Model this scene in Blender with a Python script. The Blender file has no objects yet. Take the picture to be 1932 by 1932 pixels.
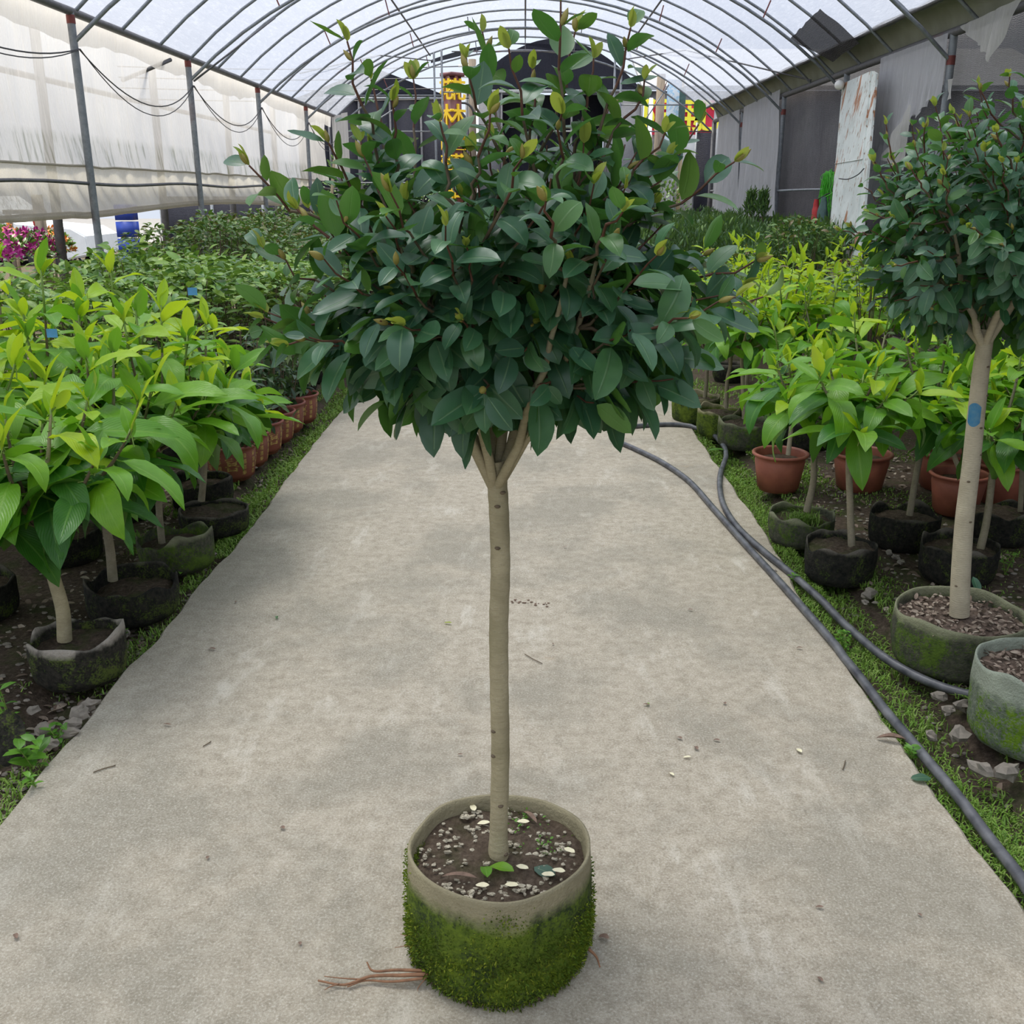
import bpy, math, random
import numpy as np
from mathutils import Matrix, Vector, noise, Euler

# ------------------------------------------------------------------ camera
C = bpy.context.scene.collection
F = 1850.0
PITCH, YAW = math.radians(18.08), math.radians(0.706)
CAM = np.array([0.0, 0.0, 1.5])
cam_d = bpy.data.cameras.new('camera')
cam_d.sensor_width = 36.0
cam_d.sensor_fit = 'HORIZONTAL'
cam_d.lens = 36.0 * F / 1932.0
cam_d.clip_start = 0.05
cam_d.clip_end = 300
cam = bpy.data.objects.new('camera', cam_d)
C.objects.link(cam)
cam.location = CAM
cam.rotation_euler = (math.pi / 2 - PITCH, 0, YAW)
bpy.context.scene.camera = cam

# ------------------------------------------------------------------ light
sc = bpy.context.scene
sc.view_settings.view_transform = 'Standard'
sc.view_settings.look = 'None'
sc.view_settings.gamma = 1.0
sc.view_settings.use_curve_mapping = False
sc.view_settings.exposure = 0.0
sc.cycles.max_bounces = 8
sc.cycles.diffuse_bounces = 4
sc.cycles.glossy_bounces = 2
sc.cycles.transmission_bounces = 4
sc.cycles.transparent_max_bounces = 12
sc.cycles.caustics_reflective = False
sc.cycles.caustics_refractive = False
sc.cycles.sample_clamp_indirect = 4.0

SKY_HORIZON = 0.92
world = bpy.data.worlds.new('overcast_sky')
sc.world = world
world.use_nodes = True
wn, wl = world.node_tree.nodes, world.node_tree.links
wn.clear()
w_out = wn.new('ShaderNodeOutputWorld')
w_bg = wn.new('ShaderNodeBackground')
w_tc = wn.new('ShaderNodeTexCoord')
w_sep = wn.new('ShaderNodeSeparateXYZ')
w_map = wn.new('ShaderNodeMapRange')       # overcast luminance: brighter towards the zenith
w_map.inputs[1].default_value = 0.0
w_map.inputs[2].default_value = 1.0
w_map.inputs[3].default_value = SKY_HORIZON
w_map.inputs[4].default_value = SKY_HORIZON * 2.9
w_noise = wn.new('ShaderNodeTexNoise')
w_noise.inputs['Scale'].default_value = 2.2
w_noise.inputs['Detail'].default_value = 4
w_ramp = wn.new('ShaderNodeValToRGB')
w_ramp.color_ramp.elements[0].position = 0.35
w_ramp.color_ramp.elements[0].color = (0.74, 0.83, 1.0, 1)
w_ramp.color_ramp.elements[1].position = 0.65
w_ramp.color_ramp.elements[1].color = (0.92, 0.95, 1.0, 1)
wl.new(w_tc.outputs['Generated'], w_sep.inputs[0])
wl.new(w_sep.outputs[2], w_map.inputs[0])
wl.new(w_tc.outputs['Generated'], w_noise.inputs['Vector'])
wl.new(w_noise.outputs[0], w_ramp.inputs[0])
wl.new(w_ramp.outputs[0], w_bg.inputs[0])
wl.new(w_map.outputs[0], w_bg.inputs[1])
wl.new(w_bg.outputs[0], w_out.inputs[0])

sun_d = bpy.data.lights.new('sun', 'SUN')   # high sun diffused by thin cloud
sun_d.energy = 7.2
sun_d.angle = math.radians(25)
sun_d.color = (1.0, 0.93, 0.80)
sun = bpy.data.objects.new('sun', sun_d)
C.objects.link(sun)
sun.rotation_euler = (math.radians(-14), math.radians(-16), 0)

# ------------------------------------------------------------------ helpers
_R = Euler((math.pi / 2 - PITCH, 0, YAW)).to_matrix()
RM = np.array([[_R[i][j] for j in range(3)] for i in range(3)])
def ray(px, py):
    return RM @ np.array([(px - 966) / F, -(py - 966) / F, -1.0])
def at_z(px, py, z=0.0):
    d = ray(px, py); return CAM + d * ((z - 1.5) / d[2])
def at_X(px, py, X):
    d = ray(px, py); return CAM + d * (X / d[0])
def at_Y(px, py, Y):
    d = ray(px, py); return CAM + d * (Y / d[1])
def A(*a): return np.array(a, dtype=float)
def unit(v):
    v = np.asarray(v, float); return v / (np.linalg.norm(v) + 1e-12)
def nz(p, s=1.0, seed=0.0):
    return noise.noise(Vector((p[0] * s + seed * 7.13, p[1] * s - seed * 3.7, p[2] * s + seed)))

def make_mesh(name, V, Fs, mats=(), uv=None, rnd=None, mi=None, smooth=True):
    me = bpy.data.meshes.new(name)
    V = np.asarray(V, np.float32)
    Fs = [np.asarray(f, np.int32) for f in Fs if len(f)]
    nl = sum(f.size for f in Fs); npol = sum(len(f) for f in Fs)
    me.vertices.add(len(V)); me.vertices.foreach_set('co', V.ravel())
    me.loops.add(nl); me.polygons.add(npol)
    li = np.concatenate([f.ravel() for f in Fs]) if Fs else np.zeros(0, np.int32)
    me.loops.foreach_set('vertex_index', li)
    ls = []; s = 0
    for f in Fs:
        k = f.shape[1]; ls.append(s + np.arange(len(f)) * k); s += f.size
    me.polygons.foreach_set('loop_start', np.concatenate(ls).astype(np.int32))
    for m in mats: me.materials.append(m)
    if mi is not None: me.polygons.foreach_set('material_index', np.asarray(mi, np.int32))
    me.polygons.foreach_set('use_smooth', np.full(npol, smooth, bool))
    if uv is not None:
        l = me.uv_layers.new(name='UVMap')
        l.data.foreach_set('uv', np.asarray(uv, np.float32)[li].ravel())
    if rnd is not None:
        a = me.attributes.new('rnd', 'FLOAT', 'POINT')
        a.data.foreach_set('value', np.asarray(rnd, np.float32))
    me.update(calc_edges=True)
    return me

class MB:
    def __init__(s): s.V = []; s.Q = []; s.T = []; s.n = 0; s.UV = []; s.RN = []; s.hasuv = False; s.qm = []; s.tm = []
    def add(s, V, Q=(), T=(), uv=None, rnd=0.0, m=0):
        V = np.asarray(V, float).reshape(-1, 3)
        s.V.append(V)
        if len(Q): s.Q.append(np.asarray(Q, int) + s.n); s.qm.append(np.full(len(Q), m))
        if len(T): s.T.append(np.asarray(T, int) + s.n); s.tm.append(np.full(len(T), m))
        if uv is not None: s.hasuv = True; s.UV.append(np.asarray(uv, float))
        else: s.UV.append(np.zeros((len(V), 2)))
        s.RN.append(np.full(len(V), rnd) if np.isscalar(rnd) else rnd)
        s.n += len(V)
    def mesh(s, name, mats, smooth=True):
        if not isinstance(mats, (list, tuple)): mats = [mats]
        Fs = []; mi = []
        if s.Q: Fs.append(np.vstack(s.Q)); mi.append(np.concatenate(s.qm))
        if s.T: Fs.append(np.vstack(s.T)); mi.append(np.concatenate(s.tm))
        return make_mesh(name, np.vstack(s.V), Fs, mats, np.vstack(s.UV) if s.hasuv else None,
                         np.concatenate(s.RN), np.concatenate(mi), smooth)
    def build(s, name, mats, parent=None, smooth=True, **kw):
        return link(name, s.mesh(name, mats, smooth), parent, **kw)
    # shapes
    def box(s, c, d, R=None, m=0):
        c = np.asarray(c, float); h = np.asarray(d, float) / 2
        V = np.array([[x, y, z] for x in (-1, 1) for y in (-1, 1) for z in (-1, 1)]) * h
        if R is not None: V = V @ np.asarray(R).T
        s.add(V + c, [[0, 1, 3, 2], [4, 6, 7, 5], [0, 4, 5, 1], [2, 3, 7, 6], [0, 2, 6, 4], [1, 5, 7, 3]], m=m)
        return s
    def tube(s, P, r, n=8, cap=True, rnd=0.0, m=0):
        P = np.asarray(P, float); k = len(P)
        r = np.full(k, r) if np.isscalar(r) else np.asarray(r, float)
        T = np.gradient(P, axis=0); T /= (np.linalg.norm(T, axis=1)[:, None] + 1e-12)
        up = A(0, 0, 1) if abs(T[0][2]) < .9 else A(1, 0, 0)
        N = unit(np.cross(T[0], up)); V = []; uv = []
        a = np.arange(n) / n * 2 * math.pi
        L = 0
        for i in range(k):
            N = unit(N - T[i] * N.dot(T[i])); B = np.cross(T[i], N)
            V.append(P[i] + r[i] * (np.cos(a)[:, None] * N + np.sin(a)[:, None] * B))
            if i: L += np.linalg.norm(P[i] - P[i - 1])
            uv.append(np.stack([np.arange(n) / n, np.full(n, L)], 1))
        V = np.vstack(V)
        i = np.arange(k - 1)[:, None] * n; j = np.arange(n)[None, :]; j2 = (j + 1) % n
        Q = np.stack([i + j, i + j2, i + n + j2, i + n + j], -1).reshape(-1, 4)
        Tt = []
        uv = np.vstack(uv)
        if cap:
            V = np.vstack([V, P[0], P[-1]]); uv = np.vstack([uv, [[0, 0]], [[0, L]]])
            c0, c1 = n * k, n * k + 1
            Tt = [[c0, (q + 1) % n, q] for q in range(n)] + [[c1, (k - 1) * n + q, (k - 1) * n + (q + 1) % n] for q in range(n)]
        s.add(V, Q, Tt, uv=uv, rnd=rnd, m=m)
        return s
    def lathe(s, prof, n=48, disp=None, c=(0, 0, 0), m=0, close_bottom=False):
        prof = np.asarray(prof, float); k = len(prof)
        a = np.arange(n) / n * 2 * math.pi
        V = np.stack([prof[:, 0][:, None] * np.cos(a), prof[:, 0][:, None] * np.sin(a), np.repeat(prof[:, 1][:, None], n, 1)], -1)
        if disp is not None:
            V = np.array([[disp(V[i, j], i, a[j]) for j in range(n)] for i in range(k)])
        V = V.reshape(-1, 3) + np.asarray(c, float)
        i = np.arange(k - 1)[:, None] * n; j = np.arange(n)[None, :]; j2 = (j + 1) % n
        Q = np.stack([i + j, i + j2, i + n + j2, i + n + j], -1).reshape(-1, 4)
        s.add(V, Q, m=m)
        return s
    def grid(s, fn, nu, nv, m=0, uv=True):
        V = []; U = []
        for i in range(nu + 1):
            for j in range(nv + 1):
                V.append(fn(i / nu, j / nv)); U.append((i / nu, j / nv))
        i = np.arange(nu)[:, None] * (nv + 1); j = np.arange(nv)[None, :]
        Q = np.stack([i + j, i + nv + 1 + j, i + nv + 2 + j, i + j + 1], -1).reshape(-1, 4)
        s.add(V, Q, uv=U, m=m)
        return s
    def ellipsoid(s, c, r, n=10, k=6, R=None, m=0):
        V = []; Q = []
        for i in range(k + 1):
            t = math.pi * i / k
            for j in range(n):
                p = 2 * math.pi * j / n
                V.append((r[0] * math.sin(t) * math.cos(p), r[1] * math.sin(t) * math.sin(p), r[2] * math.cos(t)))
        V = np.array(V)
        if R is not None: V = V @ np.asarray(R).T
        for i in range(k):
            for j in range(n): Q.append([i * n + j, (i + 1) * n + j, (i + 1) * n + (j + 1) % n, i * n + (j + 1) % n])
        s.add(V + np.asarray(c, float), Q, m=m)
        return s

def link(name, data, parent=None, loc=None, M=None, **kw):
    o = bpy.data.objects.new(name, data)
    C.objects.link(o)
    if parent is not None: o.parent = parent
    if loc is not None: o.location = loc
    if M is not None: o.matrix_basis = M
    for k, v in kw.items():
        if v is not None: o[k] = v
    return o
def thing(name, label, cat, loc=(0, 0, 0), rz=0.0, group=None):
    o = link(name, None, None, loc, label=label, category=cat, group=group)
    o.rotation_euler = (0, 0, rz); o.empty_display_size = .1
    return o
def M4(R, p, s=1.0):
    m = Matrix.Identity(4)
    s = (s, s, s) if np.isscalar(s) else s
    for i in range(3):
        for j in range(3): m[i][j] = R[i][j] * s[j]
        m[i][3] = p[i]
    return m
def frame(d, n):
    y = unit(d); z = unit(np.asarray(n) - y * np.dot(n, y)); x = np.cross(y, z)
    return np.stack([x, y, z], 1)
def bez(p0, p1, p2, n=8):
    t = np.linspace(0, 1, n)[:, None]
    return (1 - t) ** 2 * p0 + 2 * t * (1 - t) * p1 + t * t * p2
def smooth_path(P, n=8):
    P = np.asarray(P, float); out = []
    Q = np.vstack([2 * P[0] - P[1], P, 2 * P[-1] - P[-2]])
    for i in range(1, len(Q) - 2):
        for t in np.linspace(0, 1, n, endpoint=False):
            out.append(.5 * ((2 * Q[i]) + (-Q[i - 1] + Q[i + 1]) * t + (2 * Q[i - 1] - 5 * Q[i] + 4 * Q[i + 1] - Q[i + 2]) * t * t + (-Q[i - 1] + 3 * Q[i] - 3 * Q[i + 1] + Q[i + 2]) * t ** 3))
    out.append(P[-1])
    return np.array(out)

# ------------------------------------------------------------------ materials
class N:
    def __init__(s, name):
        s.mat = bpy.data.materials.new(name); s.mat.use_nodes = True
        s.t = s.mat.node_tree; s.t.nodes.clear()
        s.out = s.t.nodes.new('ShaderNodeOutputMaterial')
    def n(s, ty, **kw):
        x = s.t.nodes.new('ShaderNode' + ty)
        for k, v in kw.items(): setattr(x, k, v)
        return x
    def l(s, a, b): s.t.links.new(a, b)
    def val(s, sock, v):
        if hasattr(v, 'links') or hasattr(v, 'is_linked'): s.l(v, sock)
        else: sock.default_value = v
    def coord(s, kind='Object', scale=(1, 1, 1), rot=(0, 0, 0)):
        c = s.n('TexCoord'); m = s.n('Mapping'); m.inputs['Scale'].default_value = scale; m.inputs['Rotation'].default_value = rot
        s.l(c.outputs[kind], m.inputs[0]); return m.outputs[0]
    def geo_pos(s, scale=(1, 1, 1)):
        c = s.n('NewGeometry'); m = s.n('Mapping'); m.inputs['Scale'].default_value = scale
        s.l(c.outputs['Position'], m.inputs[0]); return m.outputs[0]
    def noise(s, vec, scale, detail=4, rough=.55, dist=0):
        x = s.n('TexNoise'); s.l(vec, x.inputs['Vector']); x.inputs['Scale'].default_value = scale
        x.inputs['Detail'].default_value = detail; x.inputs['Roughness'].default_value = rough; x.inputs['Distortion'].default_value = dist
        return x.outputs[0]
    def ramp(s, fac, els):
        r = s.n('ValToRGB'); cr = r.color_ramp
        while len(cr.elements) < len(els): cr.elements.new(.5)
        for e, (p, c) in zip(cr.elements, els):
            e.position = p; e.color = (*c, 1) if len(c) == 3 else c
        s.l(fac, r.inputs[0]); return r.outputs[0]
    def rampf(s, fac, a, b, lo=0.0, hi=1.0):
        m = s.n('MapRange'); s.l(fac, m.inputs[0]); m.inputs[1].default_value = a; m.inputs[2].default_value = b
        m.inputs[3].default_value = lo; m.inputs[4].default_value = hi; return m.outputs[0]
    def mix(s, fac, a, b, mode='MIX'):
        m = s.n('Mix', data_type='RGBA', blend_type=mode)
        s.val(m.inputs[0], fac)
        for sock, v in ((m.inputs[6], a), (m.inputs[7], b)):
            if isinstance(v, tuple): sock.default_value = (*v, 1) if len(v) == 3 else v
            else: s.l(v, sock)
        return m.outputs[2]
    def math(s, op, a, b=0.0, clamp=False):
        m = s.n('Math', operation=op); m.use_clamp = clamp
        s.val(m.inputs[0], a); s.val(m.inputs[1], b); return m.outputs[0]
    def bsdf(s, col, rough=.6, spec=.5, metal=0.0, bump=None, bstr=.3, bdist=.01, sheen=0):
        b = s.n('BsdfPrincipled')
        if isinstance(col, tuple): b.inputs['Base Color'].default_value = (*col, 1)
        else: s.l(col, b.inputs['Base Color'])
        s.val(b.inputs['Roughness'], rough)
        b.inputs['Specular IOR Level'].default_value = spec; b.inputs['Metallic'].default_value = metal
        s.normal = None
        if bump is not None:
            u = s.n('Bump'); u.inputs['Strength'].default_value = bstr; u.inputs['Distance'].default_value = bdist
            s.l(bump, u.inputs['Height']); s.l(u.outputs[0], b.inputs['Normal']); s.normal = u.outputs[0]
        return b.outputs[0]
    def mixsh(s, fac, a, b):
        m = s.n('MixShader'); s.val(m.inputs[0], fac); s.l(a, m.inputs[1]); s.l(b, m.inputs[2]); return m.outputs[0]
    def done(s, sh): s.l(sh, s.out.inputs[0]); return s.mat

def simple(name, col, rough=.6, var=.25, scale=30, metal=0.0, bstr=.2, col2=None, stretch=(1, 1, 1), spec=.5):
    k = N(name); v = k.coord('Object', stretch)
    nn = k.noise(v, scale, 5)
    c2 = col2 or tuple(c * (1 - var) for c in col)
    c = k.ramp(nn, [(.3, c2), (.7, col)])
    return k.done(k.bsdf(c, rough, spec, metal, nn, bstr))

def leaf_mat(name, cols, under, vein, rough=.38, transl=.3, tcol=None, nveins=0, spec=.5, wax=0.0):
    """cols: list of colours picked per leaf by random; vein: midrib colour"""
    k = N(name)
    oi = k.n('ObjectInfo'); at = k.n('Attribute'); at.attribute_name = 'rnd'
    r = k.math('FRACT', k.math('ADD', oi.outputs['Random'], at.outputs['Fac']))
    n = len(cols)
    base = k.ramp(r, [(i / (n - 1), c) for i, c in enumerate(cols)])
    tc = k.n('TexCoord'); sep = k.n('SeparateXYZ'); k.l(tc.outputs['UV'], sep.inputs[0])
    u, v = sep.outputs[0], sep.outputs[1]
    dv = k.math('ABSOLUTE', k.math('SUBTRACT', v, .5))
    mid = k.rampf(dv, .015, .05, 1, 0)
    gp = k.geo_pos()
    nn = k.noise(gp, 45, 3)
    base = k.mix(k.rampf(nn, .35, .7, 0, .35), base, tuple(c * .75 for c in cols[0]))
    bumpsrc = mid
    if nveins:
        ph = k.math('SUBTRACT', k.math('MULTIPLY', u, nveins), k.math('MULTIPLY', dv, nveins * .9))
        sv = k.math('ABSOLUTE', k.math('SUBTRACT', k.math('FRACT', ph), .5))
        lines = k.rampf(sv, .0, .12, 1, 0)
        bumpsrc = k.math('ADD', k.math('MULTIPLY', lines, .5), k.math('ADD', k.math('MULTIPLY', mid, 1.2), k.math('MULTIPLY', sv, 1.2)))
        base = k.mix(k.math('MULTIPLY', lines, .18), base, vein)
    if wax:
        nw = k.noise(gp, 12, 3)
        base = k.mix(k.rampf(nw, .55, .75, 0, wax), base, (.20, .30, .27))
    base = k.mix(k.math('MULTIPLY', mid, .55), base, vein)
    g = k.n('NewGeometry')
    col = k.mix(g.outputs['Backfacing'], base, under)
    ro = k.rampf(nn, .3, .7, rough - .06, rough + .1)
    sh = k.bsdf(col, ro, spec, 0, bumpsrc, .25, .004)
    tr = k.n('BsdfTranslucent')
    tcl = k.mix(.5, base, tcol or tuple(min(1, c * 2.2) for c in cols[-1]))
    k.l(tcl, tr.inputs[0])
    return k.done(k.mixsh(transl, sh, tr.outputs[0]))

MAT = {}
MAT['tree_leaf'] = leaf_mat('dark_glossy_leaf', [(.034, .105, .056), (.044, .135, .066), (.060, .170, .074), (.085, .21, .070)], (.10, .25, .040), (.16, .28, .13), .38, .20, (.15, .42, .03), 0, .6, .25)
MAT['tree_leaf_mid'] = leaf_mat('fresh_green_leaf', [(.045, .135, .035), (.065, .17, .036), (.085, .21, .035)], (.14, .25, .05), (.14, .26, .09), .38, .22, (.2, .45, .03))
MAT['tree_leaf_young'] = leaf_mat('young_yellow_leaf', [(.22, .34, .03), (.34, .42, .05), (.42, .45, .10)], (.35, .42, .08), (.4, .45, .12), .45, .35, (.5, .6, .05))
MAT['mag_dark'] = leaf_mat('magnolia_leaf_dark', [(.035, .15, .018), (.05, .19, .02), (.07, .23, .02)], (.10, .21, .035), (.14, .33, .05), .36, .22, (.15, .5, .02), 13)
MAT['mag_mid'] = leaf_mat('magnolia_leaf_green', [(.11, .31, .015), (.15, .37, .015), (.20, .42, .018)], (.17, .30, .045), (.24, .45, .06), .36, .33, (.3, .7, .03), 13)
MAT['mag_lime'] = leaf_mat('magnolia_leaf_lime', [(.30, .52, .012), (.38, .60, .010), (.50, .68, .012)], (.36, .48, .06), (.38, .60, .08), .38, .42, (.75, .9, .03), 13)
MAT['shrub_leaf'] = leaf_mat('shrub_leaf', [(.04, .12, .03), (.07, .17, .035), (.13, .25, .035), (.22, .33, .045)], (.10, .18, .05), (.12, .22, .07), .40, .18, (.2, .4, .04))
MAT['shrub_leaf_light'] = leaf_mat('shrub_leaf_light', [(.07, .19, .035), (.13, .29, .04), (.24, .41, .045), (.33, .46, .06)], (.14, .24, .06), (.2, .3, .1), .38, .22, (.3, .5, .05))
MAT['shrub_leaf_red'] = leaf_mat('shrub_leaf_reddish', [(.11, .13, .03), (.17, .11, .035), (.15, .20, .035)], (.12, .14, .05), (.2, .2, .1), .42, .2, (.3, .3, .05))
MAT['thin_leaf'] = leaf_mat('thin_dark_leaf', [(.02, .055, .022), (.03, .075, .028), (.05, .10, .03)], (.06, .10, .04), (.08, .14, .07), .42, .12, (.1, .3, .03))
MAT['hedge_leaf'] = leaf_mat('hedge_leaf', [(.03, .09, .025), (.05, .13, .03), (.09, .19, .035), (.16, .28, .04)], (.06, .12, .04), (.08, .14, .05), .5, .15)
MAT['grass'] = leaf_mat('grass_blade', [(.13, .26, .035), (.20, .38, .045), (.28, .47, .06), (.40, .50, .16)], (.12, .2, .04), (.12, .22, .04), .5, .3, (.3, .5, .05))
MAT['weed'] = leaf_mat('weed_leaf', [(.07, .20, .02), (.12, .30, .03), (.17, .38, .04)], (.14, .26, .06), (.2, .4, .08), .4, .3, (.3, .6, .05))
MAT['petal'] = simple('cream_petal', (.82, .76, .50), .5, .15, 60)
MAT['dry_leaf'] = simple('dry_brown_leaf', (.26, .17, .12), .8, .5, 60)
MAT['bark_bud'] = simple('bud_yellow_brown', (.42, .36, .08), .5, .4, 90, col2=(.20, .16, .04))
MAT['twig_red'] = simple('red_brown_twig', (.14, .055, .030), .6, .45, 70)
MAT['twig'] = simple('grey_brown_twig', (.17, .125, .075), .7, .4, 60)
MAT['twig_green'] = simple('green_stem', (.22, .34, .06), .5, .3, 60)

def bark(name, c1, c2, bands=60, moss=0.0):
    k = N(name); v = k.coord('Object')
    n1 = k.noise(v, 14, 6, .6)
    n2 = k.noise(k.coord('Object', (1, 1, 7)), 70, 4)
    vo = k.n('TexVoronoi'); k.l(k.coord('Object', (1, 1, 1)), vo.inputs['Vector']); vo.inputs['Scale'].default_value = 240
    dots = k.math('MULTIPLY', k.rampf(vo.outputs['Distance'], .16, .30, 1, 0), k.rampf(n1, .42, .56))
    c = k.ramp(n1, [(.3, c2), (.68, c1)])
    c = k.mix(k.rampf(n2, .5, .68, 0, .35), c, tuple(x * .7 for x in c2))
    c = k.mix(k.math('MULTIPLY', dots, .6), c, (.50, .46, .34))
    if moss:
        c = k.mix(k.math('MULTIPLY', k.rampf(k.noise(v, 5, 5), .5, .7), moss), c, (.13, .15, .04))
    w = k.n('TexWave', wave_type='BANDS', bands_direction='Z'); k.l(v, w.inputs[0])
    w.inputs['Scale'].default_value = bands; w.inputs['Distortion'].default_value = 6; w.inputs['Detail'].default_value = 3
    h = k.math('ADD', k.math('MULTIPLY', w.outputs['Fac'], .4), k.math('ADD', n2, k.math('MULTIPLY', dots, .6)))
    return k.done(k.bsdf(c, .78, .3, 0, h, .35, .003))
MAT['trunk'] = bark('smooth_tan_bark', (.46, .40, .25), (.30, .26, .155), 25, .22)
MAT['trunk_pale'] = bark('pale_ringed_bark', (.58, .52, .37), (.42, .37, .26), 45)
MAT['trunk_grey'] = bark('grey_brown_bark', (.34, .30, .21), (.22, .19, .13), 40, .4)

def bag_mat(name, rimcol, body1, body2, moss1, moss2, moss_amt, rim_w=.2, seed=0.0):
    """uses UV-free object coords; z normalised by Generated z"""
    k = N(name); v = k.coord('Object')
    g = k.n('TexCoord'); sp = k.n('SeparateXYZ'); k.l(g.outputs['Generated'], sp.inputs[0])
    z = sp.outputs[2]
    n1 = k.noise(v, 9 + seed, 6, .6, .4); n2 = k.noise(v, 55, 5, .65); n3 = k.noise(v, 160, 3)
    zz = k.math('ADD', z, k.math('MULTIPLY', k.math('SUBTRACT', n1, .5), .35))
    body = k.ramp(n2, [(.35, body1), (.65, body2)])
    mossc = k.ramp(k.math('ADD', k.math('MULTIPLY', n1, .5), k.math('MULTIPLY', n2, .5)), [(.38, moss1), (.6, moss2)])
    mf = k.math('MULTIPLY', k.rampf(k.math('ADD', k.math('MULTIPLY', n1, .6), k.math('MULTIPLY', n3, .4)), .62 - moss_amt * .3, .70 - moss_amt * .3), 1.0)
    c = k.mix(mf, body, mossc)
    rim = k.rampf(zz, 1.0 - rim_w - .08, 1.0 - rim_w + .05)
    rimc = k.ramp(n1, [(.3, tuple(x * .7 for x in rimcol)), (.7, rimcol)])
    c = k.mix(rim, c, rimc)
    h = k.math('ADD', k.math('MULTIPLY', n2, .8), k.math('MULTIPLY', n3, .6))
    b = k.bsdf(c, .9, .15, 0, h, .7, .008)
    return k.done(b)
MAT['bag_moss'] = bag_mat('mossy_grow_bag', (.36, .32, .20), (.020, .034, .014), (.05, .07, .025), (.045, .075, .014), (.14, .20, .022), .70, .19)
MAT['bag_moss2'] = bag_mat('half_mossy_grow_bag', (.25, .26, .16), (.045, .05, .035), (.10, .10, .07), (.035, .07, .012), (.10, .16, .025), .45, .16, 2)
MAT['bag_dark'] = bag_mat('blackened_grow_bag', (.15, .135, .11), (.010, .011, .010), (.035, .033, .026), (.03, .045, .012), (.07, .10, .02), .28, .10, 1)
MAT['bag_pale'] = bag_mat('pale_rimmed_grow_bag', (.42, .38, .32), (.014, .015, .012), (.05, .045, .035), (.035, .06, .014), (.10, .13, .03), .35, .20, 3)
MAT['bag_green'] = bag_mat('grey_green_grow_bag', (.33, .37, .29), (.10, .125, .09), (.22, .25, .19), (.045, .11, .012), (.14, .24, .02), .42, .30, 4)

def soil_mat(name, c1, c2, c3, sc_=40, green=0.0):
    k = N(name); v = k.geo_pos()
    a = k.noise(v, sc_, 8, .7); b = k.noise(v, sc_ * .12, 5)
    c = k.ramp(a, [(.3, c1), (.55, c2), (.78, c3)])
    if green: c = k.mix(k.rampf(b, .5, .62, 0, green), c, (.055, .085, .018))
    return k.done(k.bsdf(c, .95, .15, 0, a, .9, .02))
MAT['soil'] = soil_mat('dark_soil', (.05, .038, .028), (.12, .09, .065), (.25, .20, .15), 60, .5)
MAT['soil_pot'] = soil_mat('potting_soil', (.085, .06, .042), (.18, .135, .095), (.32, .25, .19), 90, .35)
MAT['soil_mulch'] = soil_mat('mulched_soil', (.08, .055, .04), (.20, .15, .115), (.34, .27, .22), 70)
MAT['stone'] = simple('grey_stone', (.30, .265, .215), .85, .45, 25, bstr=.5)
MAT['pebble'] = simple('pale_gravel', (.60, .54, .40), .9, .5, 60, bstr=.4)

def concrete():
    k = N('worn_concrete'); v = k.geo_pos(); vs = k.geo_pos((1.0, .35, 1))
    fine = k.noise(v, 170, 5, .8); mid = k.noise(v, 22, 9, .78); big = k.noise(v, 1.7, 6, .62, .3); str_ = k.noise(vs, 7, 6, .7)
    c = k.ramp(mid, [(.32, (.29, .25, .18)), (.52, (.43, .38, .29)), (.70, (.54, .49, .39))])
    c = k.mix(k.rampf(big, .46, .60, 0, .55), c, (.235, .22, .17))
    c = k.mix(k.math('MULTIPLY', k.rampf(str_, .56, .66, 0, .75), k.rampf(big, .3, .55, 1, .35)), c, (.65, .61, .51))
    # damp, algae-darkened band along the left kerb
    sp = k.n('SeparateXYZ'); k.l(v, sp.inputs[0])
    edge = k.math('MULTIPLY', k.rampf(k.math('ADD', sp.outputs[0], k.math('MULTIPLY', big, .5)), -1.05, -.55, 1, 0), .35)
    c = k.mix(edge, c, (.26, .25, .205))
    vr = k.n('TexVoronoi'); k.l(v, vr.inputs['Vector']); vr.inputs['Scale'].default_value = 55
    spots = k.math('MULTIPLY', k.rampf(vr.outputs['Distance'], .08, .14, 1, 0), k.rampf(k.noise(v, 5, 3), .55, .62))
    c = k.mix(k.math('MULTIPLY', spots, .4), c, (.10, .09, .07))
    c = k.mix(k.rampf(fine, .52, .66, 0, .55), c, (.15, .135, .10))
    c = k.mix(k.rampf(fine, .34, .48, .50, 0), c, (.72, .69, .60))
    rust = k.rampf(k.noise(v, 2.6, 5), .68, .76, 0, .5)
    c = k.mix(rust, c, (.42, .29, .15))
    h = k.math('ADD', k.math('MULTIPLY', fine, .5), mid)
    return k.done(k.bsdf(c, .9, .25, 0, h, .5, .006))
MAT['concrete'] = concrete()

def metal(name, c1, c2, rust=.2):
    k = N(name); v = k.geo_pos()
    n = k.noise(v, 18, 6, .7); n2 = k.noise(v, 2.3, 4)
    c = k.ramp(n, [(.3, c2), (.7, c1)])
    c = k.mix(k.rampf(n2, .62, .70, 0, rust), c, (.20, .055, .045))
    return k.done(k.bsdf(c, .55, .4, .35, n, .2, .003))
MAT['steel'] = metal('galvanised_steel', (.30, .32, .34), (.17, .185, .20))
MAT['steel_dark'] = metal('weathered_steel', (.18, .175, .18), (.10, .10, .105), .5)
MAT['rust'] = metal('red_primer_joint', (.24, .07, .06), (.14, .04, .035), .3)

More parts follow.
